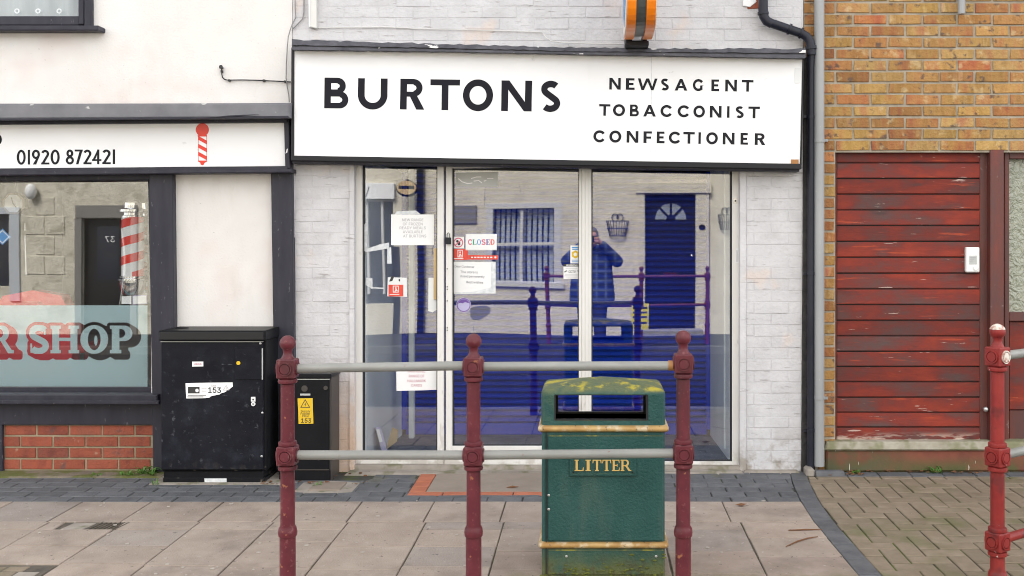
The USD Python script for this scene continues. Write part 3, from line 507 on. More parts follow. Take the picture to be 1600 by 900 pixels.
def cover_lines(parent, x0, x1, y0, y1, n, look):
    for k in range(n):
        xa = x0 + (x1 - x0) * (k + .2) / n; xb = xa + (x1 - x0) / n * .5
        obj('rib', tile([(xa, y0), (xb, y0), (xb + .02, y1), (xa + .02, y1)], -.01, .001, .002, GROUND), look, parent)
cv = thing('access_cover', 'small rusty ribbed metal cover set between the slabs', 'cover')
obj('frame', tile([(COVER[0], COVER[2]), (COVER[1], COVER[2]), (COVER[1], COVER[3]), (COVER[0], COVER[3])], -.03, -.006, .002, GROUND), 'cast_iron', cv)
cover_lines(cv, -2.70, -2.53, COVER[2] + .01, COVER[3] - .01, 7, 'cast_iron')
obj('mortar_patch', tile([(-2.84, -1.22), (-2.72, -1.22), (-2.70, -1.11), (-2.82, -1.11)], -.01, -.001, .004, GROUND), 'concrete', cv)
cv = thing('access_cover', 'brick-filled cover at the bottom left corner of the pavement', 'cover')
obj('frame', tile([(-3.77, -2.40), (-2.56, -2.40), (-2.56, -1.766), (-3.77, -1.766)], -.03, -.005, .003, GROUND), 'cast_iron', cv)
for r in range(8):
    for k in range(11):
        x0 = -3.75 + k * .106 + .02 * (r % 2); y0 = -2.38 + r * .076
        if x0 + .1 < -2.575: obj('infill_brick', tile([(x0, y0), (x0 + .1, y0), (x0 + .1, y0 + .068), (x0, y0 + .068)], -.02, rng.uniform(-.003, .001), .004, GROUND, tilt=.02), 'buff_block' if (r * 3 + k * 5) % 4 else 'concrete', cv)
cv = thing('access_cover', 'square concrete cover with weeds beside the small black pillar', 'cover')
obj('surround', sheet(sbox(SMALL[0], SMALL[2], SMALL[1], SMALL[3]), -.001), 'concrete', cv)
obj('lid', tile([(SMALL[0] + .08, SMALL[2] + .05), (SMALL[1] - .08, SMALL[2] + .05), (SMALL[1] - .08, SMALL[3] - .05), (SMALL[0] + .08, SMALL[3] - .05)], -.01, .006, .004, GROUND), 'concrete_slab', cv)

# ================================================================== THE NEWSAGENT'S (white painted brick, middle)
shop = thing('newsagent_shop', 'white painted brick shop with blue shuttered glass front', 'shop')
XL, XR, TOP = X(457), X(1255), 5.2
OP = (X(553), 0.0, X(1163), Z(246))
uw = obj('front_wall', wall((XL, -.1, XR, TOP), [(OP[0], -.2, OP[2], OP[3])], .0, .25), 'white_joint', shop)
obj('side_wall', cat_([box(XL, XL + .2, .25, 6, -.1, TOP), box(XR - .2, XR, .25, 6, -.1, TOP), box(XL, XR, 6, 6.2, -.1, TOP)]), 'white_joint', shop)
obj('roof', hull([(XL, -.25, TOP), (XR, -.25, TOP), (XL, 6.3, TOP), (XR, 6.3, TOP), (XL, 3, TOP + 1.7), (XR, 3, TOP + 1.7)]), 'roof_tile', shop)
nb_ = bricks(uw, sbox(X(461), gz(0) - .02, X(546), Z(250)), gz(0) - .02, 'white_brick_paint', off=X(461), gap=.004, h=.0016, c=.003, jit=.0022)
nb_ += bricks(uw, sbox(X(1166), gz(0) - .02, X(1252), Z(262)), gz(0) - .02, 'white_brick_paint', off=X(1166) + .05, gap=.004, h=.0016, c=.003, jit=.0022)
up = obj('upper_courses', box(XL + .002, XR - .002, -.002, .0, Z(82), Z(-30)), 'white_joint', shop)
nb_ += bricks(up, sbox(XL + .01, Z(82), XR - .01, Z(-26)), Z(82), 'white_brick_paint', y0=-.002, off=XL, gap=.004, h=.0016, c=.003, jit=.0022)
# the piers' plastered reveals beside the frame
obj('reveal', wbox(545.5, 249, 553.5, 738, -.012, .10, .003), 'white_brick_paint', shop)
obj('reveal', wbox(1156, 258, 1166, 738, -.010, .10, .003), 'white_brick_paint', shop)
obj('lower_edge', wbox(455, 250, 460, 738, -.012, .05, .002), 'white_joint', shop)
# lead flashing on top of the sign
def ragged(pts_top, pts_bot, y0, t, amp, seed):
    g = np.random.default_rng(seed)
    def dense(p, a):
        out = []
        for (xa, ya), (xb, yb) in zip(p[:-1], p[1:]):
            n = max(2, int(abs(xb - xa) / 9))
            for k in range(n): out.append((xa + (xb - xa) * k / n, ya + (yb - ya) * k / n + g.uniform(-a, a)))
        return out + [p[-1]]
    q = dense(pts_top, amp) + dense(pts_bot[::-1], amp * .45)
    return extr(Polygon([(X(a, y0 - t), Z(b, y0 - t)) for a, b in q]).buffer(0), y0, t)
obj('flashing', ragged([(456, 62), (560, 65), (700, 69), (900, 74), (1100, 76), (1259, 76)], [(456, 77), (700, 80), (900, 84), (1259, 90.5)], -.0, .172, 1.3, 3), 'lead_flashing', shop)
obj('flashing_roll', ragged([(456, 63.5), (700, 71), (900, 76), (1259, 78)], [(456, 70), (700, 75), (900, 80), (1259, 83)], -.171, .014, 1.6, 4), 'lead_flashing', shop)
obj('flashing_lip', ragged([(457, 73), (700, 77.5), (900, 81), (1258, 86)], [(457, 77.5), (700, 80.5), (900, 84.5), (1258, 91)], -.171, .009, .8, 5), 'lead_flashing', shop)
# shop front joinery: frames stand at y 0.05 .. 0.11
FY, GY = .045, .085
win = thing('shop_window', None, parent=shop)
fr = [wbox(553.5, 252, 566, 727, FY, .12), wbox(683, 252, 693.5, 727, FY - .004, .12), wbox(563, 249, 686, 257.5, FY + .002, .115), wbox(563, 718, 686, 728, FY + .002, .115)]
for m in fr: obj('frame', m, 'pvc_frame', win)
obj('gasket', cat_([wbox(565.5, 256, 568, 719, FY + .012, .10, 0), wbox(682, 256, 684, 719, FY + .012, .10, 0), wbox(566, 256.5, 684, 259.5, FY + .012, .10, 0), wbox(566, 717, 684, 719.5, FY + .012, .10, 0)]), 'gasket', win)
obj('pane', box(X(566, GY), X(684, GY), GY, GY + .005, Z(719, GY), Z(257, GY)), 'shop_glass', win)
win = thing('shop_window', None, parent=shop)
for m in (wbox(909, 250, 924, 727, FY, .12), wbox(915, 252, 919, 727, FY - .006, .10, .002), wbox(1144, 252, 1157, 730, FY, .12), wbox(922, 256, 1146, 263, FY + .002, .115), wbox(922, 721, 1146, 731, FY + .002, .115)): obj('frame', m, 'pvc_frame', win)
obj('gasket', cat_([wbox(923.5, 262, 926, 722, FY + .012, .10, 0), wbox(1142, 262, 1144.5, 722, FY + .012, .10, 0), wbox(924, 262, 1144, 266, FY + .012, .10, 0), wbox(924, 720, 1144, 722, FY + .012, .10, 0)]), 'gasket', win)
obj('pane', box(X(924, GY), X(1144, GY), GY, GY + .005, Z(721, GY), Z(264, GY)), 'shop_glass', win)
obj('lock', cat_([disc(X(1149, FY), Z(314, FY), .011, FY, .004), box(X(1145.5, FY), X(1152, FY), FY - .002, FY + .002, Z(318, FY), Z(309, FY))]), 'steel', win)
obj('keyhole', disc(X(1149, FY), Z(314, FY), .006, FY - .004, .002), 'gasket', win)
door = thing('shop_door', None, parent=shop)
for m in (wbox(696.5, 256, 706.5, 714, FY - .002, .12), wbox(904.5, 262, 909, 714, FY + .004, .115), wbox(706, 697, 908, 714, FY - .001, .118)): obj('frame', m, 'pvc_frame', door)
obj('head', panel([(697, 263), (909, 260.5), (909, 252), (697, 251)], .11, .11 - FY, .003), 'pvc_frame', door)
obj('sagging_head', panel([(706, 265.5), (906, 266), (906, 258.5)], .112, .05, .001), 'gasket', door)
obj('threshold_bar', wbox(694, 716, 912, 731, FY - .01, .14), 'pvc_frame', door)
obj('draught_gap', wbox(697, 712, 909, 717.5, FY + .02, .13, 0), 'gasket', door)
obj('gasket', cat_([wbox(706, 263, 708.3, 698, FY + .012, .10, 0), wbox(903.5, 263, 905.2, 698, FY + .012, .10, 0), wbox(706, 696, 906, 698, FY + .012, .10, 0)]), 'gasket', door)
obj('pane', box(X(706, GY), X(906, GY), GY, GY + .005, Z(698, GY), Z(262, GY)), 'shop_glass', door)
pl = obj('padlock', box(X(697, FY), X(705, FY), FY - .022, FY - .006, Z(381.5, FY), Z(371, FY), .002), 'black_trim', door)
obj('shackle', tube([(X(699, FY), FY - .014, Z(372, FY)), (X(699, FY), FY - .014, Z(366, FY)), (X(701, FY), FY - .014, Z(363.5, FY)), (X(703, FY), FY - .014, Z(366, FY)), (X(703, FY), FY - .014, Z(372, FY))], .0025, 8), 'black_trim', pl)
obj('screw', cat_([disc(X(699, FY), Z(p, FY), .004, FY - .001, .003, 8) for p in (420, 448, 452, 470, 512, 516)]), 'gasket', door)
obj('window_sill', panel([(553, 743), (1160, 743), (1158, 729), (553, 727)], .12, .125, .008), 'concrete', shop)
# display cases between glass and shutter
SH = 1.02
def quad(p): return trimesh.Trimesh(np.array(p, float), [(0, 1, 2), (0, 2, 3)], process=False)
zt = Z(250)
cas = thing('display_case', None, parent=shop)
obj('side_panel', hull([(X(566), .125, .05), (X(566), .125, zt), (X(566) - .03, .125, .05), (X(566) - .03, .125, zt), (-1.44, SH, .05), (-1.44, SH, zt), (-1.49, SH, .05), (-1.49, SH, zt)]), 'display_white', cas)
obj('side_panel', hull([(X(1144), .125, .05), (X(1144), .125, zt), (X(1144) + .03, .125, .05), (X(1144) + .03, .125, zt), (.895, SH, .05), (.895, SH, zt), (.945, SH, .05), (.945, SH, zt)]), 'display_white', cas)
obj('floor', box(-1.55, .97, .125, 1.25, -.05, .08), 'display_floor', cas)
obj('ceiling', box(-1.6, 1.0, .125, 1.25, zt - .005, zt + .1), 'dark_void', cas)
obj('corner_post', box(X(640, .7), X(648, .7), .66, .72, .125, zt - .01, .004), 'display_white', cas)
obj('corner_post', box(.905, .93, .30, .33, .125, zt - .01, .003), 'display_white', cas)
shut = thing('roller_shutter', None, parent=shop)
zb0 = .115
obj('bottom_rail', box(-1.415, .875, SH + .002, SH + .05, zb0 - .035, zb0 + .055, .008), 'shutter_blue', shut)
sl = []
pitch = .0455; k = 0
while zb0 + .055 + k * pitch < zt - .03:
    z0 = zb0 + .055 + k * pitch
    prof = [(SH + .034, z0), (SH + .012, z0 + .005), (SH - .008, z0 + .016), (SH - .010, z0 + .026), (SH + .004, z0 + .038), (SH + .034, z0 + pitch)]
    v, f = [], []
    for j, (a, b) in enumerate(prof): v += [(-1.415, a, b), (.875, a, b)]
    for j in range(5): f += [(2 * j, 2 * j + 1, 2 * j + 3), (2 * j, 2 * j + 3, 2 * j + 2)]
    v += [(-1.415, SH + .04, z0), (.875, SH + .04, z0), (-1.415, SH + .04, z0 + pitch), (.875, SH + .04, z0 + pitch)]; f += [(12, 15, 13), (12, 14, 15)]
    obj('slat', trimesh.Trimesh(np.array(v), f, process=False), 'shutter_blue', shut); k += 1
for x0 in (-1.455, .865): obj('guide_rail', box(x0, x0 + .05, SH - .02, SH + .06, .125, zt - .01, .003), 'shutter_blue', shut)
obj('dark_base', box(-1.5, .96, SH + .06, SH + .08, .1, zt), 'dark_void', shop)

# the sign over the shop (hangs about a degree out of level)
sign = thing('shop_sign', 'long white newsagent sign board with black capitals above the shuttered shop', 'sign')
SY = -.12
obj('board', panel([(458, 244), (1250, 256), (1254, 89), (458, 76)], -.03, .09, .002), 'sign_white', sign)
obj('carcass', panel([(460, 248), (1248, 260), (1252, 92), (460, 80)], -.004, .04, .002), 'black_trim', sign)
obj('seam', panel([(1016.3, 252.4), (1017.2, 252.4), (1018.6, 85.6), (1017.7, 85.6)], SY, .001, .0002), 'tape', sign)
obj('lower_trim', panel([(455, 251), (1251, 264.5), (1251, 256), (455, 243)], -.03, .10, .004), 'black_trim', sign)
obj('under_trim', panel([(457, 255), (1249, 268), (1249, 263), (457, 250)], -.006, .10, .004), 'charcoal_paint', sign)
obj('end_trim', panel([(454.5, 250), (459, 250), (459.5, 74), (455, 74)], -.03, .098, .002), 'black_trim', sign)
obj('end_trim', panel([(1250, 264), (1252.5, 264), (1256.5, 90), (1254, 90)], -.03, .096, .002), 'black_trim', sign)
obj('peeling_tape', panel([(1241, 130), (1250, 130), (1251, 106), (1242, 106)], SY, .002, .0005), 'note_paper', sign)
obj('rusty_fixing', panel([(1236, 257), (1248, 257), (1248, 249), (1236, 249)], SY, .004, .001), 'rust_band', sign)
yl = SY
def tilted(text, spans, px_top_l, px_bot_l, slope, look, w, name='lettering'):
    h = (px_bot_l - px_top_l) / S(yl); gs = []
    for ch, (a, b) in zip(text, spans):
        pyb = px_bot_l + slope * ((a + b) / 2 - spans[0][0])
        gs.append(affinity.rotate(place(glyph(ch, w), X(a, yl), X(b, yl), Z(pyb, yl), h), -math.degrees(math.atan(slope)), origin=(X((a + b) / 2, yl), Z(pyb, yl))))
    for g in gs: obj('letter' if len(text) < 8 else 'small_letter', extr(g, yl + .0005, .0018), look, sign)
tilted('BURTONS', [(506.5, 544), (559, 605), (625, 663), (672, 718), (723, 770), (783, 830.6), (845, 875)], 121.3, 169, .0155, 'letter_black', .215)
q = lambda L: [(860 + a / 3.461, 860 + b / 3.461) for a, b in L]
tilted('NEWSAGENT', q([(318, 380), (408, 455), (472, 578), (598, 640), (672, 740), (770, 830), (870, 912), (945, 1008), (1035, 1097)]), 121.7, 139.8, .0155, 'letter_grey', .22)
tilted('TOBACCONIST', q([(263, 323), (338, 403), (430, 478), (502, 570), (595, 655), (688, 748), (773, 835), (862, 925), (955, 968), (1002, 1045), (1070, 1132)]), 162.6, 180.7, .0165, 'letter_grey', .22)
tilted('CONFECTIONER', q([(232, 292), (318, 383), (412, 475), (503, 548), (575, 617), (640, 700), (718, 780), (800, 813), (842, 905), (932, 995), (1028, 1068), (1105, 1162)]), 203.7, 221.9, .0175, 'letter_grey', .22)

# ---------------------------------------------------------------- papers and stickers on the glass (outer face)
PG = GY - .0004
def paper(name, label, px, look, cat='notice', t=.0008, parent=None):
    n = thing(name, label, cat)
    obj('sheet', panel(px, PG, t, .0002), look, n); return n
def pw(n, s, hpx, cx, cy, look, t=.0008, width=None, bold=True, rot=0):
    obj('print', words(s, hpx / S(PG), X(cx, PG), Z(cy, PG), PG - .0011, .0006, bold, rot, width / S(PG) if width else None), look, n)
n = paper('paper_notice', 'white paper with faint grey capitals high in the left pane', [(611, 383), (678, 383), (678, 335), (611, 335)], 'paper_bright')
for s, cy, w_ in (('NEW RANGE', 343.5, 33), ('OF FROZEN', 350, 31), ('READY MEALS', 356, 41), ('AVAILABLE', 362.2, 31), ('AT BURTONS', 368.8, 36)): pw(n, s, 4.2, 645 + (3 if 'AT B' in s else 0), cy, 'print_grey', width=w_, bold=False)
n = paper('paper_notice', 'white paper with red capitals low in the left pane', [(619.5, 611), (686, 609), (685.5, 569), (619, 569)], 'paper_bright')
for s, cy, w_ in (('BRAND NEW', 573, 34), ('FANTASTIC', 580, 27), ('RANGE OF', 587.5, 24), ('HALLMARK', 595, 29), ('CARDS', 602, 17)): pw(n, s, 4.0, 651, cy, 'print_red', width=w_, bold=False)
n = paper('torn_paper', 'torn white paper behind a red square sticker in the left pane', [(605, 463), (636, 464), (635.5, 434), (606, 433)], 'note_paper', 'paper')
obj('torn_mark', cat_([panel([(608, 440), (613, 439), (616, 432), (612, 431)], PG - .0009, .0005, .0001), panel([(623, 439), (625, 440), (625, 436), (623, 436)], PG - .0009, .0005, .0001)]), 'print_black', n)
n = paper('alarm_sticker', 'red square safety sticker on torn white paper, left pane', [(607, 463), (630, 463), (630, 445), (607, 445)], 'sticker_red', 'sticker', t=.0016)
obj('print', extr(union_all([sbox(X(614, PG), Z(457, PG), X(623, PG), Z(446.5, PG)).difference(sbox(X(615, PG), Z(456, PG), X(622, PG), Z(447.5, PG))), Point(X(618.5, PG), Z(450, PG)).buffer(.005), ln([(X(617, PG), Z(456, PG)), (X(619, PG), Z(452, PG)), (X(621, PG), Z(455, PG))], .006), sbox(X(609, PG), Z(460.5, PG), X(624, PG), Z(459.3, PG))]), PG - .0019, .0006), 'paper', n)
n = paper('torn_paper', 'narrow torn strip of white paper by the pane edge', [(669, 486), (676, 488), (682, 484), (682.5, 434), (669.5, 434)], 'note_paper', 'paper')
n = paper('tape_scrap', 'ragged white tape remains left of the upper paper notice', [(572, 394), (608, 388), (608, 379), (596, 381), (572, 389)], 'tape', 'tape')
obj('scrap', cat_([panel([(567, 391), (573, 394), (575, 345), (568, 352)], PG, .0006, .0001), panel([(617, 334.5), (657, 334.5), (650, 329), (620, 330)], PG, .0006, .0001), panel([(571, 445), (582, 452), (582, 435), (572, 434)], PG, .0006, .0001), panel([(582, 450.5), (600, 451.5), (600, 449.5), (582, 449)], PG, .0006, .0001), panel([(605, 412), (612, 412), (611, 386), (605, 388)], PG, .0006, .0001)]), 'tape', n)
obj('wood_strip', wbox(677.5, 388, 686.5, 468, GY - .012, GY - .0005, .002), 'timber_pale', label='pale timber strip along the right edge of the left pane', cat='strip')
n = paper('faded_sticker', 'see-through faded sticker at the top of the shop door', [(712, 291), (778, 292), (778, 268.5), (712, 270)], 'light_grey_plastic', 'sticker')
obj('scrawl', extr(union_all([ln([(X(a, PG), Z(b, PG)) for a, b in L], .006) for L in ([(716, 279), (722, 284), (731, 287), (738, 286)], [(736, 279), (745, 276.5), (752, 276.5)], [(740, 283), (748, 282), (753, 286)], [(756, 283), (760, 282)], [(761, 279), (771, 279)])]), PG - .0009, .0005), 'paper_bright', n)
n = paper('prohibition_sticker', 'small white sticker with a red ring and bar on the shop door', [(707.5, 388), (725, 388), (725, 370), (707.5, 370)], 'paper', 'sticker')
cx, cz, s_ = X(716.2, PG), Z(379, PG), 1 / S(PG)
obj('red_ring', extr(union_all([Point(cx, cz).buffer(7.6 * s_).difference(Point(cx, cz).buffer(6 * s_)), ln([(cx - 5 * s_, cz - 4.5 * s_), (cx + 5 * s_, cz + 4.5 * s_)], 1.5 * s_)]), PG - .0012, .0005), 'sticker_pink', n)
obj('symbol', extr(union_all([Point(cx - 1.5 * s_, cz + 2 * s_).buffer(2 * s_), sbox(cx - 1 * s_, cz - 4.2 * s_, cx + 3 * s_, cz + .8 * s_)]), PG - .0008, .0003), 'print_black', n)
n = paper('closed_sign', 'white CLOSED sign in coloured letters on the shop door', [(728, 390), (775, 390.5), (776, 366.5), (728.5, 366)], 'paper', 'sign', t=.003)
for ch, cxp, lk in zip('CLOSED', (734.5, 741.5, 748.5, 755.8, 762.6, 769.6), ('sticker_pink', 'sticker_green', 'sticker_blue', 'sticker_pink', 'sticker_violet', 'sticker_red')):
    gx = serif_glyph(ch) if ch in 'LOSE' else None
    if ch == 'C': gx = glyph('C', .2).union(sbox(.80, .62, .88, .95))
    if ch == 'D': gx = dbowl(0, 1, .92).difference(dbowl(.09, .91, .70).intersection(sbox(.23, 0, 2, 1))).union(sbox(-.07, 0, .3, .085)).union(sbox(-.07, .915, .3, 1))
    obj('letter', extr(place(gx, X(cxp - 3.1, PG), X(cxp + 3.1, PG), Z(382.5, PG), 8.6 / S(PG)), PG - .0031, .0008), lk, n)
obj('border', extr(sbox(X(727.5, PG), Z(391, PG), X(776.5, PG), Z(365.5, PG)), PG, .0012), 'tape', n)
n = paper('alarm_sticker', 'red square safety sticker under the prohibition sticker on the door', [(707.5, 406), (731, 406), (731, 389), (707.5, 389)], 'sticker_red', 'sticker')
obj('print', extr(union_all([sbox(X(715, PG), Z(402, PG), X(723, PG), Z(390.5, PG)).difference(sbox(X(716, PG), Z(401, PG), X(722, PG), Z(391.5, PG))), Point(X(719, PG), Z(394, PG)).buffer(.005), ln([(X(717.5, PG), Z(401, PG)), (X(719, PG), Z(397, PG)), (X(721, PG), Z(400, PG))], .006), sbox(X(709, PG), Z(404.6, PG), X(724, PG), Z(403.4, PG))]), PG - .0012, .0006), 'paper', n)
n = paper('warning_strip', 'narrow red warning strip sticker below the CLOSED sign', [(731.5, 405.5), (778, 405.5), (778.5, 399), (731.5, 398.5)], 'sticker_red', 'sticker')
obj('print', cat_([extr(sbox(X(736 + 5 * k, PG), Z(403.2, PG), X(739.2 + 5 * k, PG), Z(401.2, PG)), PG - .0012, .0005) for k in range(7)] + [disc(X(774, PG), Z(402, PG), .007, PG - .0012, .0005, 12)]), 'paper', n)
n = paper('handwritten_note', 'white handwritten note with a drooping corner on the shop door', [(708, 457), (740, 456), (767, 449), (767.3, 410), (707.5, 409.5)], 'paper', 'note')
obj('backing', panel([(708, 459.5), (774.5, 458.5), (774.5, 409), (708, 409)], PG, .0005, .0001), 'tape', n)
for s, cx_, cy, w_ in (('Dear Customer', 726, 416.5, 31), ('The store is', 733, 425, 27), ('closed permanently', 738, 431.8, 38), ('Best wishes', 742, 441, 26)): pw(n, s, 3.4, cx_, cy, 'print_pencil', width=w_, bold=False, rot=-.03)
n = thing('round_sticker', 'round lilac and purple sticker low on the shop door', 'sticker')
cx, cz = X(724.5, PG), Z(476.5, PG); r_ = 11.5 / S(PG)
obj('sheet', disc(cx, cz, r_, PG, .0008, 32), 'sticker_lilac', n)
obj('rim', extr(Point(cx, cz).buffer(r_ * .93).difference(Point(cx, cz).buffer(r_ * .82)), PG - .0008, .0005), 'sticker_violet', n)
obj('print', extr(Point(cx, cz).buffer(r_ * .78).intersection(Polygon([(cx - r_, cz + r_), (cx - r_, cz + .05 * r_), (cx - .5 * r_, cz + .30 * r_), (cx - .1 * r_, cz + .22 * r_), (cx + .2 * r_, cz + .42 * r_), (cx + .6 * r_, cz + .25 * r_), (cx + r_, cz + .34 * r_), (cx + r_, cz + r_)])), PG - .0008, .0005), 'sticker_violet', n)
n = paper('alarm_label', 'white and blue label with a yellow hexagon beside the middle mullion', [(891, 411.5), (906, 411.5), (906, 383.5), (891.3, 383.5)], 'paper', 'label')
obj('hexagon', extr(Polygon([(X(899, PG) + 6.4 / S(PG) * math.cos(math.radians(30 + 60 * k)), Z(397.5, PG) + 6.4 / S(PG) * math.sin(math.radians(30 + 60 * k))) for k in range(6)]), PG - .0008, .0006), 'label_yellow', n)
obj('print', cat_([extr(sbox(X(a, PG), Z(c, PG), X(b, PG), Z(d, PG)), PG - .0008, .0006) for a, b, c, d in ((893.5, 904, 387.6, 385.8), (894, 904, 390.4, 388.6), (893.5, 905, 407, 406), (893.5, 905, 409.6, 408.4))]), 'sticker_blue', n)
obj('centre', disc(X(899, PG), Z(397.5, PG), .012, PG - .0014, .0005, 14), 'paper', n)
n = paper('cctv_notice', 'white CCTV warning notice below the hexagon label', [(880.5, 436), (906.5, 436), (906.5, 416.5), (880.5, 416.5)], 'paper', 'notice')
obj('header', panel([(880.5, 416.5), (906.5, 416.5), (906.5, 412.5), (880.5, 412.5)], PG, .0007, .0001), 'print_black', n)
obj('header_print', words('WARNING', 2.7 / S(PG), X(893.5, PG), Z(414.4, PG), PG - .0008, .0005, True, 0, 18 / S(PG)), 'paper', n)
pw(n, 'CCTV', 3.6, 894, 424.5, 'print_black', width=11)
obj('camera_symbol', cat_([panel([(882, 426), (886, 423.6), (885.5, 422.2), (881.5, 424.4)], PG - .0008, .0005, .0001), panel([(902, 423.6), (906, 426), (906.2, 424.2), (902.4, 422.2)], PG - .0008, .0005, .0001)]), 'print_black', n)
obj('small_print', cat_([extr(sbox(X(a, PG), Z(c + .5, PG), X(b, PG), Z(c, PG)), PG - .0008, .0005) for a, b, c in ((884, 903, 419), (883, 905, 429), (882, 905, 430.8), (884, 903, 432.6), (887, 900, 434.2))]), 'print_grey', n)
n = thing('lock_label', 'small white printed label on the right window jamb', 'label')
obj('sheet', panel([(1149, 411), (1157, 411), (1157, 388), (1150, 388)], FY, .001, .0002), 'note_paper', n)
obj('print', cat_([extr(sbox(X(1150.8 + k * 1.6, FY), Z(409, FY), X(1151.4 + k * 1.6, FY), Z(391, FY)), FY - .001, .0005) for k in range(4)]), 'print_grey', n)
# a blue box file leaning inside the left pane
n = thing('box_file', 'pale blue folder leaning inside the bottom of the left pane', 'folder')
obj('cover', hull([(X(a, yy_), yy_, Z(b, yy_)) for a, b in ((586, 668), (594, 667), (608, 712), (600, 715)) for yy_ in (.24, .42)]), 'sticker_lilac', n)
obj('card', hull([(X(a, .238), .238 - d_, Z(b, .238)) for a, b in ((588, 671), (592.5, 670.5), (598, 690), (593, 691)) for d_ in (0, .002)]), 'paper', n)
n = obj('cardboard_flap', hull([(X(a, .5), .5 + d_, Z(b, .5)) for a, b in ((604, 702), (620, 690), (622, 672), (613, 668), (606, 690)) for d_ in (0, .006)]), 'timber_pale', label='beige cardboard flap behind the blue folder', cat='card')

# ================================================================== THE BARBER'S (cream render, left)
bs = thing('barber_shop', 'cream rendered barber shop with dark timber front and low brick wall', 'shop')
BL, BR = -5.6, X(456)
wl = obj('front_wall', wall((BL, -.1, BR, 5.2), [(X(-420), Z(617), X(236), Z(280)), (X(-250), Z(40), X(140), Z(-320))], .004, .25), 'cream_render', bs)
obj('side_wall', cat_([box(BL, BL + .2, .26, 6, -.1, 5.2), box(BR - .2, BR - .004, .26, 6, -.1, 5.2), box(BL, BR, 6, 6.2, -.1, 5.2)]), 'cream_render', bs)
obj('roof', hull([(BL, -.25, 5.2), (BR - .005, -.25, 5.2), (BL, 6.3, 5.2), (BR - .005, 6.3, 5.2), (BL, 3, 7), (BR - .005, 3, 7)]), 'roof_tile', bs)
uwn = thing('upper_window', None, parent=bs)
obj('frame', wbox(122, -330, 131, 38, -.012, .13, .004), 'charcoal_paint', uwn)
obj('frame', wbox(131.5, -330, 142.5, 41, -.03, .10, .004), 'charcoal_paint', uwn)
obj('frame', wbox(-260, 25, 123, 39, -.010, .13, .004), 'charcoal_paint', uwn)
obj('sill', wbox(-260, 39.5, 154, 47.5, -.085, .05, .006), 'charcoal_paint', uwn)
obj('pane', box(X(-260), X(124), .06, .064, Z(27), Z(-330)), 'window_glass', uwn)
cu = []
xs = np.linspace(X(-260), X(121), 120); yc = .13 + .012 * np.sin(xs * 40)
v = np.vstack([np.c_[xs, yc, np.full(120, Z(32))], np.c_[xs, yc, np.full(120, 4.6)]]); f = []
for i in range(119): f += [(i, i + 1, i + 121), (i, i + 121, i + 120)]
obj('curtain', trimesh.Trimesh(v, f, process=False), 'curtain_grey', uwn)
for pxr in (-40, -7, 26, 59, 92):
    obj('curtain_ring', extr(Point(X(pxr, .1), Z(17, .1)).buffer(.017).difference(Point(X(pxr, .1), Z(17, .1)).buffer(.010)), .108, .006), 'paper_bright', uwn)
# ledge above the sign, painted grey, its torn lead lip
led = obj('ledge', panel([(-260, 188), (453, 184), (453.5, 160.5), (-260, 163)], .002, .17, .012), 'grey_ledge_paint', bs)
obj('torn_lip', cat_([panel([(-260, 190.5), (450, 184.5), (450, 181), (300, 182.5), (-260, 187.5)], -.17, .012, .002), panel([(326, 183.5), (372, 181.5), (404, 178.5), (360, 180)], -.175, .012, .001)]), 'charcoal_paint', bs)
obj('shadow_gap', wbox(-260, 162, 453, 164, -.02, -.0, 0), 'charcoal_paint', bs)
# timber front
obj('head_rail', panel([(-260, 284), (236, 281), (236, 270), (-260, 274)], .10, .13, .004), 'charcoal_paint', bs)
obj('head_moulding', panel([(-260, 277), (455, 269.5), (455, 263.5), (-260, 269)], .002, .115, .006), 'charcoal_paint', bs)
obj('pilaster', panel([(232.5, 272), (269.5, 270), (275, 740), (239, 740)], .003, .05, .005), 'charcoal_paint', bs)
obj('window_post', panel([(231, 283), (236.5, 283), (243, 617), (238, 617)], .12, .085, .003), 'charcoal_paint', bs)
obj('pilaster', panel([(423, 268), (456.5, 268), (461, 740), (430, 740)], .003, .05, .005), 'charcoal_paint', bs)
obj('sill', panel([(-260, 629), (246, 630), (246, 617), (-260, 616)], .12, .205, .008), 'charcoal_paint', bs)
obj('sill_front', panel([(-260, 631), (248, 632), (248, 626), (-260, 625)], -.0855, .02, .004), 'charcoal_paint', bs)
obj('bottom_rail', panel([(-260, 616), (240, 614), (240, 605), (-260, 606.5)], .12, .06, .003), 'charcoal_paint', bs)
obj('apron', panel([(-260, 664), (244, 664), (244, 629), (-260, 629)], .003, .035, .004), 'charcoal_paint', bs)
obj('edge_board', panel([(-4, 740), (4, 740), (3, 662), (-4, 662)], .003, .034, .003), 'charcoal_paint', bs)
sr = obj('stall_riser', box(X(-260), X(246), -.006, .0035, -.05, Z(660)), 'red_mortar', bs)
bricks(sr, sbox(X(4), Z(741), X(243), Z(664)), Z(663) - 5 * .0742, 'red_brick', y0=-.006, pitch=.2145, course=.0742, gap=.012, off=X(33) - .1072, h=.006)
bw = thing('barber_window', None, parent=bs)
BG_ = .075
obj('pane', box(X(-260, BG_), X(236, BG_), BG_, BG_ + .005, Z(612, BG_), Z(284, BG_)), 'barber_glass', bw)
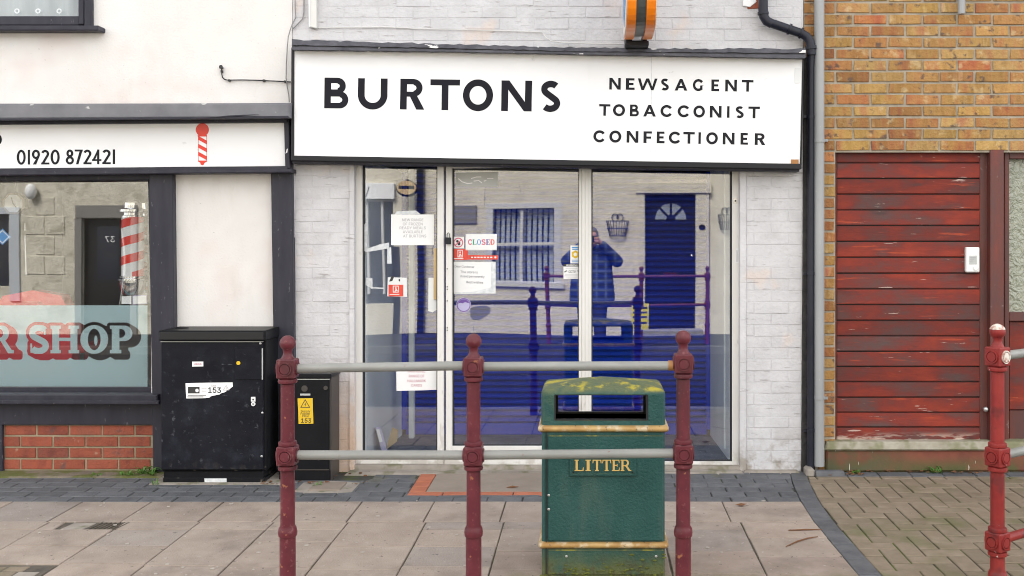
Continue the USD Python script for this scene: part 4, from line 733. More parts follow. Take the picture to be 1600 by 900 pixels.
# frosted film with the letters left in it
VY = BG_ + .012
def vx(zx): return X(zx / 5.296, VY)
def vz(zy): return Z(460 + zy / 5.296, VY)
lets = [place(serif_glyph(c, .27, .12, .07), vx(a), vx(b), vz(487), (487 - 258) / 5.296 / S(VY)) for c, a, b in (('R', -75, 115), ('S', 240, 405), ('H', 418, 655), ('O', 665, 895), ('P', 910, 1095))]
lt = union_all(lets); k_ = 1 / 5.296 / S(VY)
shadow = union_all([affinity.translate(lt.buffer(26 * k_), 12 * k_ * j, -7 * k_ * j) for j in range(0, 5)]).buffer(6 * k_).buffer(-6 * k_)
shadow = union_all([p for p in getattr(shadow, 'geoms', [shadow])])
film = sbox(X(-260, VY), Z(604, VY), X(230.5, VY), Z(477, VY)).difference(shadow).union(lt)
film = film.union(affinity.scale(Point(vx(793), vz(382)).buffer(1), 14 * k_, 42 * k_))
obj('frosted_film', extr(film.simplify(.0006), VY, .0012), 'frost_vinyl', bw)
# inside the salon
obj('salon_room', cat_([box(BL + .2, BR - .21, 3.6, 3.7, .0, 2.9), box(BL + .2, BR - .21, .26, 3.6, -.05, .05), box(BL + .2, BR - .21, .26, 3.6, 2.75, 2.85), box(X(262), X(262) + .08, .26, 3.6, .05, 2.75)]), 'salon_wall', bs)
obj('window_board', box(BL + .3, X(262), .15, .42, Z(613), Z(613) + .03), 'salon_wall', bs)
def barber_chair(x, y, a, label):
    n = thing('barber_chair', label, 'chair', 'red barber chairs inside the window')
    c_, s2 = math.cos(a), math.sin(a)
    def pl(m): v = np.array(m.vertices); m.vertices = np.c_[x + v[:, 0] * c_ - v[:, 1] * s2, y + v[:, 0] * s2 + v[:, 1] * c_, v[:, 2]]; return m
    pts = []
    for px_, pz in ((-.27, .58), (.27, .58), (-.30, .95), (.30, .95), (-.20, 1.16), (.20, 1.16), (0, 1.20)):
        pts += [(px_, -.09 + .05 * (pz - .6), pz), (px_, .05 + .05 * (pz - .6), pz)]
    obj('backrest', pl(hull(pts)), 'red_vinyl', n); obj('seat', pl(box(-.28, .28, -.05, .48, .46, .60, .03)), 'red_vinyl', n)
    obj('headrest', pl(box(-.09, .09, -.15, -.07, 1.02, 1.12, .02)), 'red_vinyl', n)
    for s1 in (-1, 1): obj('armrest', pl(box(s1 * .31 - .04, s1 * .31 + .04, -.02, .42, .74, .80, .015)), 'red_vinyl', n); obj('arm_post', pl(box(s1 * .31 - .015, s1 * .31 + .015, .1, .14, .5, .75)), 'chrome', n)
    obj('pedestal', pl(lathe([(.26, .05), (.26, .08), (.06, .12), (.05, .46)], n=20)), 'chrome', n)
barber_chair(-4.02, .66, .1, 'red barber chair with headrest seen through the clear part of the window')
barber_chair(-4.95, 1.25, -.2, 'red barber chair cut by the left edge of the picture')
obj('salon_counter', cat_([box(-5.3, -3.0, 3.0, 3.55, .82, .88, .01), box(-5.3, -3.0, 3.1, 3.55, .05, .82, .01)]), 'counter_top', label='counter along the back wall of the barber shop', cat='counter')
ck = thing('wall_clock', 'octagonal clock in the upper left of the barber window', 'clock')
cx, cz, cy = X(21, .5), Z(318, .5), .5
octa = lambda r: Polygon([(cx + r * math.cos(math.radians(22.5 + 45 * k)), cz + r * math.sin(math.radians(22.5 + 45 * k))) for k in range(8)])
obj('case', extr(octa(.082), cy + .05, .05), 'clock_wood', ck); obj('dial', extr(octa(.066), cy, .004), 'note_paper', ck)
obj('hand', extr(union_all([ln([(cx, cz), (cx + .022, cz - .028)], .006), ln([(cx, cz), (cx - .012, cz + .042)], .005)]), cy - .004, .002), 'print_black', ck)
obj('hanger', cat_([tube([(cx, cy + .03, cz + .07), (cx, cy + .03, Z(284, .5) + .05)], .004, 6), box(cx - .3, cx + .3, cy + .02, cy + .04, Z(284, .5) + .04, Z(284, .5) + .06)]), 'cable_black', ck)
dm = thing('diamond_sticker', 'pale blue diamond sticker at the left edge of the barber window', 'sticker')
obj('sheet', extr(Polygon([(X(4, VY) + 13 / S(VY) * a, Z(370, VY) + 13 / S(VY) * b) for a, b in ((1, 0), (0, 1), (-1, 0), (0, -1))]), VY, .001), 'sticker_blue', dm)
obj('border', extr(Polygon([(X(4, VY) + 11 / S(VY) * a, Z(370, VY) + 11 / S(VY) * b) for a, b in ((1, 0), (0, 1), (-1, 0), (0, -1))]).difference(Polygon([(X(4, VY) + 9 / S(VY) * a, Z(370, VY) + 9 / S(VY) * b) for a, b in ((1, 0), (0, 1), (-1, 0), (0, -1))])), VY - .001, .0006), 'paper', dm)
obj('light_tube', cat_([tube([(X(39, .3), .3, Z(349, .3)), (X(39, .3), .3, Z(360, .3))], .004, 8), tube([(X(39, .3), .3, Z(368, .3)), (X(41, .3), .3, Z(430, .3))], .004, 8)]), 'paper_bright', label='slim white rod hanging inside the barber window', cat='rod')
pr = thing('window_papers', 'two white papers under the barber pole in the window', 'papers')
obj('sheet', panel([(190, 475), (205, 475), (205, 462), (190, 463)], VY + .01, .001, .0002), 'paper', pr); obj('sheet', panel([(207, 476), (230, 475), (229, 461), (207, 462)], VY + .01, .001, .0002), 'sticker_lilac', pr)
obj('sheet', panel([(208, 475), (229, 474), (228, 462), (208, 463)], VY + .008, .001, .0002), 'paper', pr)
# barber pole, in the window
PY_ = .20; px0 = X(207.5, PY_); zA, zB_ = Z(431, PY_), Z(339, PY_); pr_ = .071
bp = thing('barber_pole', 'chrome capped barber pole with spiralling red and white stripes', 'barber pole')
obj('cylinder', lathe([(pr_, zA), (pr_, zB_)], px0, PY_, 0, 32), 'pole_white', bp, smooth=30)
lead = .124
v, f = [], []
nseg = 150; turns = (zB_ - zA) / lead + 1
for i in range(nseg + 1):
    th = 2 * math.pi * turns * i / nseg; zc = zA - .03 + lead * th / (2 * math.pi)
    for dz in (0, lead * .47): v.append((px0 + (pr_ + .0012) * math.cos(th - 1.2), PY_ + (pr_ + .0012) * math.sin(th - 1.2), min(max(zc + dz, zA), zB_)))
for i in range(nseg): f += [(2 * i, 2 * i + 2, 2 * i + 3), (2 * i, 2 * i + 3, 2 * i + 1)]
obj('red_stripe', trimesh.Trimesh(np.array(v), f, process=False), 'pole_red', bp)
obj('bottom_cap', lathe([(.02, zA - .135), (.055, zA - .125), (.078, zA - .085), (.083, zA - .05), (.083, zA - .035), (.094, zA - .03), (.094, zA - .018), (.083, zA - .012), (.083, zA - .002), (.072, zA + .004)], px0, PY_, 0, 32), 'chrome', bp, smooth=35)
obj('top_cap', lathe([(.072, zB_ - .004), (.072, zB_ + .008), (.062, zB_ + .012), (.062, zB_ + .028), (.086, zB_ + .034), (.086, zB_ + .05), (.070, zB_ + .056), (.056, zB_ + .06), (.056, zB_ + .095), (.045, zB_ + .108), (.02, zB_ + .115)], px0, PY_, 0, 32), 'chrome', bp, smooth=35)
obj('bracket', cat_([box(px0 - .02, px0 + .02, PY_ + .06, PY_ + .16, zA - .08, zA - .05), box(px0 - .02, px0 + .02, PY_ + .06, PY_ + .16, zB_ + .03, zB_ + .05), box(px0 - .03, px0 + .03, PY_ + .15, PY_ + .17, zA - .2, zB_ + .1)]), 'chrome', bp)
# the barber's sign
sg = thing('barber_sign', 'narrow white barber sign with a telephone number and a red striped pole', 'sign')
obj('board', panel([(-260, 266), (446, 259.5), (444, 190), (-260, 195)], -.003, .06, .002), 'sign_white', sg)
obj('frame_top', panel([(-260, 196), (449, 191), (449, 184), (-260, 190)], -.004, .095, .004), 'charcoal_paint', sg)
obj('frame_bottom', panel([(-260, 271), (449, 265), (449, 259.5), (-260, 265)], -.004, .09, .004), 'charcoal_paint', sg)
obj('frame_end', panel([(445.5, 263), (453, 263), (451.5, 186), (443.5, 186)], -.003, .088, .004), 'charcoal_paint', sg)
sy = -.063
obj('scrape', panel([(446, 240), (449, 238), (450, 232), (448, 233)], -.0905, .003, .0005), 'paper', sg)
for ch, (a, b) in zip('01920872421', [(88, 134), (146, 156), (167, 208), (215, 257), (264, 311), (343, 385), (390, 431), (435, 477), (480, 528), (533, 577), (588, 599)]):
    zb_ = 857 - .006 * (a - 88)
    obj('numeral', extr(place(glyph(ch, .15), X(a / 3.333, sy), X(b / 3.333, sy), Z(zb_ / 3.333, sy), 76 / 3.333 / S(sy)), sy + .0005, .002), 'letter_grey', sg)
obj('letter', extr(ring(X(-11, sy), Z(218, sy), 14 / S(sy), 12 / S(sy), 4.2 / S(sy)), sy + .0005, .002), 'letter_black', sg)
ex0, ez = lambda zx: X(zx / 3.333, sy), lambda zy: Z(zy / 3.333, sy)
em = obj('pole_emblem', extr(union_all([Point(ex0(1054), ez(676)).buffer(34 / 3.333 / S(sy)), sbox(ex0(1030), ez(711), ex0(1078), ez(704)), sbox(ex0(1032), ez(842), ex0(1079), ez(836)), Polygon([(ex0(1032), ez(840)), (ex0(1078), ez(840)), (ex0(1066), ez(848)), (ex0(1044), ez(848))]), Point(ex0(1054), ez(850)).buffer(10 / 3.333 / S(sy)), sbox(ex0(1032), ez(838), ex0(1034), ez(708)), sbox(ex0(1076), ez(838), ex0(1078), ez(708))] +
    [Polygon([(ex0(1033), ez(708 + 41 * k)), (ex0(1033), ez(728 + 41 * k)), (ex0(1077), ez(752 + 41 * k)), (ex0(1077), ez(732 + 41 * k))]) for k in range(3)]), sy + .0005, .002), 'pole_red', sg)
# wall hook with its black cable, and the cable down the party line
hk = thing('wall_cable', 'black cable running from a small hook across the cream wall', 'cable')
obj('hook', cat_([sphere(X(346.5), -.015, Z(105), .012), box(X(346.5) - .006, X(346.5) + .012, -.03, 0, Z(108), Z(105))]), 'cable_black', hk)
pth = [(347, 107), (347.2, 116), (348.5, 121.5), (352, 124.5), (357, 125.5), (380, 125.2), (410, 126), (440, 127.6), (455, 128.4)]
obj('cable', tube([(X(a), -.008, Z(b)) for a, b in pth], .004, 8), 'cable_black', hk)
for a, b in ((347.3, 112), (359, 126), (413, 126.2), (446, 127.8)): obj('clip', box(X(a) - .006, X(a) + .006, -.015, .004, Z(b) - .007, Z(b) + .007), 'cable_black', hk)
pth = [(462, 0), (462.5, 20), (463, 28), (458, 38), (455.5, 44), (451.5, 58), (449.8, 75), (448.5, 100), (448, 122), (449.5, 135), (452, 148), (453, 160)]
obj('hanging_cable', tube([(X(a), -.014, Z(b)) for a, b in pth], .0035, 8), 'cable_grey', label='thin grey cable sagging down the join between the two shops', cat='cable')

# ================================================================== THE BRICK HOUSE (right)
bh = thing('brick_house', 'yellow brick house with a weathered red boarded door', 'house')
HL, HR = X(1256), 5.5
dr = (X(1305), Z(691), X(1545), Z(238))
full = (X(1305), Z(691), 4.6, Z(238))
fw = obj('front_wall', wall((HL, -.1, HR, 5.2), [full], .002, .25), 'yellow_mortar', bh)
obj('side_wall', cat_([box(HL, HL + .2, .26, 6, -.1, 5.2), box(HR - .2, HR, .26, 6, -.1, 5.2), box(HL, HR, 6, 6.2, -.1, 5.2)]), 'yellow_mortar', bh)
obj('roof', hull([(HL + .005, -.25, 5.2), (HR, -.25, 5.2), (HL + .005, 6.3, 5.2), (HR, 6.3, 5.2), (HL + .005, 3, 7), (HR, 3, 7)]), 'roof_tile', bh)
reg = sbox(HL + .004, Z(236.5), X(1625), Z(-12)).union(sbox(X(1274), gz(0), X(1305), Z(238)))
zr = Z(236.5) - 33 * .0752
bricks(fw, sbox(HL + .004, Z(237.5), X(1625), Z(-12)), zr + .0, 'yellow_brick', y0=.002, off=X(1332.7), pitch=.2278, gap=.015, h=.007, jit=.0032)
bricks(fw, sbox(X(1274), gz(0), X(1304.5), Z(238)), zr, 'yellow_brick', y0=.002, off=X(1304.8) - .2278, pitch=.2278, gap=.015, h=.007, jit=.003)
bd = thing('boarded_door', None, parent=bh)
DY = .055
ys_ = [238.5, 255, 279.3, 303.8, 328.5, 352.8, 377.6, 402.2, 427, 451.5, 476, 500.5, 525, 549, 572.5, 596.5, 620.5, 644, 667, 690.5]
obj('backing', box(X(1304), X(1548), DY + .002, DY + .05, Z(692), Z(236)), 'gasket', bd)
for a, b in zip(ys_[:-1], ys_[1:]):
    j = rng.uniform(-.3, .3)
    obj('board', tile([(X(1306.5, DY), Z(b - 1.0, DY)), (X(1530, DY), Z(b - 1.0 + j, DY)), (X(1530, DY), Z(a + .6, DY)), (X(1306.5, DY), Z(a + .6 + j, DY))], -.002, rng.uniform(.014, .018), .005, lambda v: FACE(v, DY)), 'door_red', bd)
obj('stile', wbox(1530.5, 237, 1546, 690, DY - .012, DY + .05, .004), 'frame_red', bd)
obj('edge_strip', wbox(1304.8, 238, 1307, 691, DY - .016, DY + .05, .001), 'frame_red', bd)
bl = obj('entry_bell', wbox(1509.5, 386, 1531, 425.5, DY - .045, DY - .014, .006), 'white_plastic', bd, label='white plastic entry bell with a small grey window', smooth=False)
obj('window', wbox(1514.5, 399.5, 1526.5, 413, DY - .047, DY - .044, .001), 'light_grey_plastic', bl)
obj('name_card', cat_([wbox(1516, 401.5, 1525, 402.5, DY - .0485, DY - .047, 0), wbox(1516, 404.5, 1522, 405.5, DY - .0485, DY - .047, 0), wbox(1516, 407.5, 1520, 408.5, DY - .0485, DY - .047, 0)]), 'print_grey', bl)
obj('button', disc(X(1520, DY), Z(418, DY), .015, DY - .045, .006), 'white_plastic', bl)
obj('knob', cat_([sphere(X(1541, 0), DY - .045, Z(640), .018), tube([(X(1541), DY, Z(640)), (X(1541), DY - .04, Z(640))], .008, 10)]), 'steel', bd)
pn = thing('side_light', None, parent=bh)
obj('post', wbox(1547.5, 234, 1569, 700, -.012, .16, .005), 'frame_red', pn)
obj('frame', wbox(1569.5, 238, 1577, 690, DY - .02, .16, .004), 'frame_red', pn)
obj('frame', wbox(1577, 238, 1760, 248, DY - .02, .16, .004), 'frame_red', pn)
obj('frame', wbox(1577, 488, 1760, 502, DY - .02, .16, .004), 'frame_red', pn)
obj('panel', wbox(1577.3, 502.5, 1760, 640, DY - .002, .10, .003), 'door_red', pn)
obj('lower_panel', wbox(1577.3, 641, 1760, 690, DY + .004, .10, .003), 'frame_red', pn)
obj('pane', box(X(1576), X(1760), DY + .03, DY + .036, Z(490), Z(246)), 'obscure_glass', pn)
obj('far_jamb', box(X(1760), 4.6, .03, .2, 0, Z(236)), 'frame_red', bh)
obj('door_sill', panel([(1288, 704), (1760, 704), (1760, 690.5), (1292, 690.5)], .12, .165, .010), 'sill_stone', bh)
obj('plinth', panel([(1290, 738), (1760, 736), (1760, 703), (1291, 703)], .06, .085, .012), 'plinth_red', bh)
obj('tar_strip', panel([(1252.5, 737), (1274, 737), (1272, 80), (1256, 92)], .0, .014, .004), 'tar', bh)
obj('overflow_pipe', cat_([tube([(X(1497.5), -.055, Z(-20)), (X(1497.5), -.055, Z(25))], .024, 14), tube([(X(1497.5), .05, Z(-15)), (X(1497.5), -.055, Z(-15))], .024, 12)]), 'grey_pipe', label='short grey overflow pipe end on the yellow brick', cat='pipe', smooth=40)

# ================================================================== PIPES, CABLES AND THE PROJECTING SIGN
dp = thing('downpipe', 'black plastic downpipe with a long swan neck beside the sign', 'pipe')
yq = -.06; r1 = .031
P_ = lambda a, b, y=yq: (X(a, y), y, Z(b, y))
obj('upper_pipe', tube([P_(1192, -40), P_(1192.5, 18), P_(1193.5, 26), P_(1198, 33), P_(1206, 37)], r1, 18), 'black_pipe', dp, smooth=40)
obj('swan_neck', tube([P_(1200, 34.5), P_(1228, 44), P_(1252, 52), P_(1260, 57), P_(1265, 64), P_(1267, 74), P_(1267.5, 86)], r1 * .94, 18), 'black_pipe', dp, smooth=40)
for a, b, c, d in ((1192.4, 19, 1192.6, 23), (1232, 45, 1235, 46.2), (1250, 51.2, 1253, 52.4), (1267, 72, 1267.4, 77)): obj('socket', tube([P_(a, b), P_(c, d)], r1 * 1.18, 18), 'black_pipe', dp, smooth=40)
obj('lower_pipe', tube([P_(1267.2, 84, -.045), P_(1267, 104, -.045), P_(1266.5, 740, -.045)], [.03, .0215, .0215], 16), 'black_pipe', dp, smooth=40)
for py_ in (183, 427, 672): obj('bracket', cat_([box(X(1254), X(1272, -.07), -.03, -.012, Z(py_ + 2), Z(py_ - 2)), tube([P_(1266.8, py_ + 2.5, -.045), P_(1266.8, py_ - 2.5, -.045)], .025, 14)]), 'black_pipe', dp)
dp = thing('downpipe', 'straight grey downpipe between the white shop and the brick house', 'pipe')
P2 = lambda b: (X(1280, -.05), -.05, Z(b, -.05))
obj('pipe', tube([P2(-60), P2(728)], .033, 20), 'grey_pipe', dp, smooth=40)
for py_ in (220, 621): obj('clip', cat_([tube([P2(py_ + 2.5), P2(py_ - 2.5)], .036, 20), box(X(1280) - .05, X(1280) + .05, -.03, 0, Z(py_ + 2), Z(py_ - 2))]), 'grey_pipe', dp, smooth=40)
dk = thing('drain_kerb', 'dark brick kerb catching the foot of the pipes', 'kerb')
obj('brick', box(X(1273, -.1), X(1318, -.1), -.135, -.075, .03, Z(735, -.1), .006), 'blue_block', dk); obj('mortar', box(X(1259, -.1), X(1272, -.1), -.13, -.02, .03, Z(731, -.1), .012), 'concrete', dk)
tr = thing('cable_trunking', 'short white cable trunking at the top left of the brick wall', 'trunking')
obj('trunk', panel([(482.5, 42), (494.5, 44), (494.5, -30), (481.5, -30)], -.004, .028, .004), 'cable_white', tr)
obj('edge', panel([(482.5, 42), (485, 42), (484, -30), (481.5, -30)], -.032, .004, .001), 'note_paper', tr)
obj('cable', tube([(X(a), -.012, Z(b)) for a, b in ((476, -30), (475.5, 20), (473.5, 30), (466, 38), (458, 46))], .0035, 8), 'cable_grey', tr)
obj('loose_cable', cat_([tube([(X(a), -.012, Z(b)) for a, b in ((492, 44), (530, 43.5), (600, 43), (628, 44), (650, 45.5), (720, 47), (790, 49), (848, 51))], .003, 6), tube([(X(a), -.03, Z(b)) for a, b in ((848, 52), (853, 60), (862, 66), (880, 68), (930, 70), (985, 70.5), (1000, 68))], .0035, 6)]), 'cable_white', label='thin pale cable lying along the wall above the shop sign', cat='cable')
br = thing('broken_brick', 'chipped brick patch with bare red clay by the swan neck pipe', 'brick')
obj('face', panel([(1168, 14), (1186, 13), (1186, -12), (1166, -12)], -.002, .008, .002), 'red_brick', br)
obj('flake', panel([(1161, 9), (1172, 11), (1182, 3), (1180, -12), (1162, -12)], -.005, .010, .003), 'sign_white', br)
# projecting sign, seen edge on
ps = thing('projecting_sign', 'orange rimmed box sign with a dark band, projecting from the wall edge on', 'sign')
YB_, YF_ = -.17, -.80; xc, hw = .287, .083
zc_, rz, ry = 3.195, .395, .315
def lens(x0, x1, s, look, name, e=1.0):
    prof = []
    for k in range(40):
        t = 2 * math.pi * k / 40; c_, s3 = math.cos(t), math.sin(t)
        prof.append(((YB_ + YF_) / 2 + ry * s * math.copysign(abs(c_) ** .55, c_), zc_ + rz * s * math.copysign(abs(s3) ** .55, s3)))
    return obj(name, hull([(x, a, b) for x in (x0, x1) for a, b in prof]), look, ps)
lens(xc - hw, xc - .030, 1.0, 'orange_plastic', 'rim'); lens(xc + .030, xc + hw, 1.0, 'orange_plastic', 'rim')
lens(xc - .0295, xc + .0295, .955, 'grey_band', 'centre_band')
lens(xc - hw - .006, xc - hw + .001, .965, 'sign_face_white', 'face'); lens(xc + hw - .001, xc + hw + .006, .965, 'sign_face_white', 'face')
obj('face_motif', hull([(xc - hw - .008, a, b) for a, b in ((-.70, 3.3), (-.30, 3.3), (-.28, 2.95), (-.45, 2.86), (-.68, 2.97))] + [(xc - hw - .006, a, b) for a, b in ((-.70, 3.3), (-.30, 3.3), (-.28, 2.95), (-.45, 2.86), (-.68, 2.97))]), 'sticker_blue', ps)
obj('bracket', cat_([box(xc - .075, xc - .035, -.27, .0, 2.785, 2.88, .005), box(xc + .035, xc + .06, -.27, .0, 2.785, 2.88, .005), box(xc - .075, xc + .07, -.29, -.02, 2.78, 2.81, .004), box(xc - .03, xc + .03, -.2, 0, 2.9, 2.96)]), 'black_trim', ps)

# ================================================================== STREET FURNITURE
def cyl_y(x, z, r, y0, t): return disc(x, z, r, y0, t, 28)
def guard_post(parent, x, y, zt, look, blocks, zbase, rot=0.0, boss='post_paint', ringz=None, r=.0315, worn=False):
    """A cast post: round shaft, square blocks with round bosses where the rails meet, ball on top."""
    zb_ = zt - .147
    sh = lathe([(r * 1.10, zbase - .12), (r * 1.10, zbase + ringz - .022) if ringz else (r, zbase), (r * 1.26, zbase + ringz - .016) if ringz else (r, zbase + .1), (r * 1.32, zbase + ringz) if ringz else (r, zbase + .15), (r * 1.22, zbase + ringz + .018) if ringz else (r, zbase + .2), (r, zbase + (ringz or .2) + .03), (r * .97, blocks[0]), (r * .94, zb_)], n=26)
    p = obj('post', sh, look, parent, smooth=35); sh_t = lambda m: rotz(m, rot)
    def rotz(m, a): v = np.array(m.vertices); c_, s_ = math.cos(a), math.sin(a); m.vertices = np.c_[x + v[:, 0] * c_ - v[:, 1] * s_, y + v[:, 0] * s_ + v[:, 1] * c_, v[:, 2]]; return m
    fix.append((p, x, y))
    obj('finial', sh_t(lathe([(.030, zb_ + .040), (.027, zb_ + .05), (.0205, zb_ + .062), (.0195, zb_ + .070)] + [(.0345 * math.sin(math.radians(a)), zt - .0345 - .0345 * math.cos(math.radians(a))) for a in range(36, 176, 10)], n=24)), 'worn_white' if worn == 'all' else look, p, smooth=50)
    if worn: obj('worn_cap', sh_t(lathe([(.0352 * math.sin(math.radians(a)), zt - .0345 - .0352 * math.cos(math.radians(a))) for a in range(108, 179, 10)], n=20)), 'worn_white', p, smooth=50)
    for bz in blocks:
        h = .040
        obj('block', sh_t(box(-h, h, -h, h, bz - .042, bz + .042, .005)), look, p)
        for k in range(4):
            m = extr(Point(0, bz).buffer(.0295, quad_segs=7).difference(Point(0, bz).buffer(.0245, quad_segs=7)).union(Point(0, bz).buffer(.021, quad_segs=7)), -h, .006); v = np.array(m.vertices); a = math.pi / 2 * k
            m.vertices = np.c_[v[:, 0] * math.cos(a) - v[:, 1] * math.sin(a), v[:, 0] * math.sin(a) + v[:, 1] * math.cos(a), v[:, 2]]
            obj('boss', sh_t(m), 'worn_white' if (worn and k == 0 and bz == max(blocks)) else look, p)
        for dz, rr in ((-.055, 1.28), (.052, 1.24)):
            if bz == max(blocks) and dz > 0: continue
            obj('collar', sh_t(lathe([(r * .95, bz + dz - .014), (r * rr, bz + dz - .008), (r * (rr + .04), bz + dz), (r * rr, bz + dz + .008), (r * .95, bz + dz + .014)], n=24)), look, p, smooth=40)
    return p
fix = []
def settle():
    for p, x, y in fix:
        g = UsdGeom.Mesh(p); v = np.array(g.GetPointsAttr().Get()); v += np.array([x, y, 0], np.float32); g.GetPointsAttr().Set(Vt.Vec3fArray.FromNumpy(v.astype(np.float32)))
    fix.clear()
RY = -2.14
gr = thing('guard_railing', 'maroon posts and two grey tube rails in front of the white shop', 'railing')
px_posts = [(449.5, 524, -.006), (740, 521, 0), (1067.5, 516, .010)]
tops, ups, lows = [], [], []
for a, b, dz in px_posts:
    x, zt = X(a, RY), Z(b, RY); tops.append((x, zt)); ups.append(zt - .147 + .005); lows.append(Z(711 - (3 if a > 1000 else 0) + (0 if a < 1000 else 0), RY))
    guard_post(gr, x, RY, zt, 'post_paint', [lows[-1], zt - .147 + .002], 0.0, ringz=Z(831, RY))
settle()
for i in (0, 1):
    for zz in (ups, lows):
        za, zb_ = zz[i] + (-.004 if zz is ups else 0), zz[i + 1] - (.014 if (zz is ups and i == 1) else 0)
        obj('rail', tube([(tops[i][0] + .038, RY, za), (tops[i + 1][0] - .038, RY, zb_)], .0205, 18), 'rail_grey', gr, smooth=40)
obj('rust_sleeve', tube([(tops[2][0] - .066, RY, ups[2] - .0135), (tops[2][0] - .036, RY, ups[2] - .0138)], .0225, 18), 'rust_band', gr, smooth=40)
R2Y = -2.08
g2 = thing('guard_railing', 'chipped bright red post with a white worn top, railing leaving to the right', 'railing')
x2, zt2 = X(1558.5, R2Y), Z(506, R2Y)
bl2 = [Z(845, R2Y), Z(713, R2Y), zt2 - .147 + .002]
guard_post(g2, x2, R2Y, zt2, 'post_paint_bright', bl2, 0.0, rot=math.radians(34), ringz=.06, worn=True); settle()
dx, dy = math.cos(math.radians(34)), math.sin(math.radians(34))
for bz in bl2: obj('rail', tube([(x2 + .04 * dx, R2Y + .04 * dy, bz), (x2 + 1.3 * dx, R2Y + 1.3 * dy, bz + .012)], .0205, 16), 'rail_grey' if bz > .3 else 'post_paint_bright', g2, smooth=40)
guard_post(g2, x2 + 1.34 * dx, R2Y + 1.34 * dy, zt2 + .01, 'post_paint_bright', [b + .01 for b in bl2], .02, rot=math.radians(34), ringz=.06); settle()

# litter bin
BY, BB = -1.925, -1.59
xl, xr = X(845, BY), X(1040, BY); xm = (xl + xr) / 2
lb = thing('litter_bin', 'mossy green litter bin with gold bands and gold lettering behind the rail', 'litter bin')
zband, zlow = Z(670, BY), Z(852, BY)
body = box(xl + .004, xr - .003, BY + .002, BB - .002, -.02, zband, .012)
obj('body', body, 'bin_green', lb, smooth=30)
obj('door', box(X(856, BY), xr - .012, BY - .0045, BY + .01, zlow + .02, zband - .03, .004), 'bin_green', lb)
obj('door', box(X(856, BY), xr - .008, BY - .004, BY + .01, .012, zlow - .02, .004), 'bin_green', lb)
obj('door_gap', box(X(852.6, BY), X(854.4, BY), BY - .003, BY + .004, .0, zband - .012), 'gasket', lb)
for zz in (zband, zlow):
    e = .013 if zz == zband else .011
    obj('gold_band', box(xl - e, xr + e + .002, BY - e, BB + e, zz - .015, zz + .016, .010), 'bin_gold', lb, smooth=60)
# hood: a rounded shell with a see-through mouth front and back
def rbox(x0, x1, y0, y1, z0, z1, r, top=0.0, n=5):
    pts = []
    for a, sx in ((x0, 1), (x1, -1)):
        for b, sy_ in ((y0, 1), (y1, -1)):
            for t in range(n):
                th = math.pi / 2 * t / (n - 1)
                ca, sa = (1 - math.cos(th)) * r, (1 - math.sin(th)) * r
                pts.append((a + sx * ca, b + sy_ * sa, z0))
                for u in range(n):
                    ph = math.pi / 2 * u / (n - 1); k = r - (r * math.cos(ph))
                    pts.append((a + sx * (ca * (1 - 0) + k * math.cos(th)), b + sy_ * (sa + k * math.sin(th)), z1 - r + r * math.sin(ph)))
    if top:
        w = x1 - x0
        pts += [(x0 + w * f_, (y0 + y1) / 2, z1 + top * g_) for f_, g_ in ((.30, .62), (.40, .90), (.5, 1.0), (.60, .90), (.70, .62))]
        pts += [(x0 + w * f_, yy_, z1 + top * g_) for f_, g_ in ((.42, .45), (.58, .45)) for yy_ in (y0 + .07, y1 - .07)]
    return hull(pts)
zh = Z(606, BY) - .004
outer = rbox(xl, xr, BY, BB, zband + .012, zh, .030, top=.034)
inner = rbox(xl + .02, xr - .02, BY + .02, BB - .02, zband - .1, zh - .02, .02)
mx0, mx1, mz0, mz1 = X(866, BY), X(1013, BY), Z(657.5, BY), Z(616.5, BY)
hood = man(outer) - man(inner) - man(box(mx0, mx1, BY - .1, BY + .12, mz0, mz1, .004)) - man(box(mx0, mx1, BB - .12, BB + .1, zband + .02, mz1, .004))
obj('hood', bal(hood), 'bin_green', lb, smooth=35)
lip = man(box(mx0 - .004, mx1 + .004, BY + .003, BY + .03, mz0 - .004, mz1 + .004)) - man(box(mx0 + .006, mx1 - .010, BY - .1, BB + .1, mz0 + .006, mz1 - .004))
obj('mouth_lining', bal(lip), 'gasket', lb)
lip = man(box(mx0 - .004, mx1 + .004, BB - .03, BB - .003, zband + .016, mz1 + .004)) - man(box(mx0 + .008, mx1 - .008, BY - .1, BB + .1, zband + .024, mz1 - .004))
obj('mouth_lining', bal(lip), 'gasket', lb)
obj('inner_shelf', box(xl + .021, xr - .021, BY + .03, BB - .03, zband + .013, zband + .016), 'gasket', lb)
pl_ = obj('name_plate', box(X(890, BY), X(994, BY), BY - .011, BY - .004, Z(743.5, BY), Z(711, BY), .003), 'bin_green', lb)
yp = BY - .011
q = lambda zx: X(820 + zx / 2.646, yp)
for ch, a, b in (('L', 206, 244), ('I', 251, 273), ('T', 280, 317), ('T', 320, 357), ('E', 360, 393), ('R', 396, 440)):
    obj('letter', extr(place(serif_glyph(ch, .20, .08), q(a), q(b), Z(560 + 465 / 2.646, yp), 46 / 2.646 / S(yp)), yp + .0004, .004), 'gold_letter', pl_)
obj('plate_edge', extr(sbox(X(890.5, yp), Z(743, yp), X(993.5, yp), Z(711.5, yp)).difference(sbox(X(893, yp), Z(740.5, yp), X(991, yp), Z(713.5, yp))), yp, .002), 'bin_green', pl_)
for a, b in ((896, 738), (988, 738)): obj('rivet', disc(X(a, yp), Z(b, yp), .004, yp, .003, 10), 'black_trim', pl_)
for a, b in ((857.5, 773.5), (857.5, 795.5), (885, 869), (1025, 869)): obj('screw', sphere(X(a, BY), BY - .004, Z(b, BY), .0065, 2, (1, .6, 1)), 'steel', lb)
mp = []
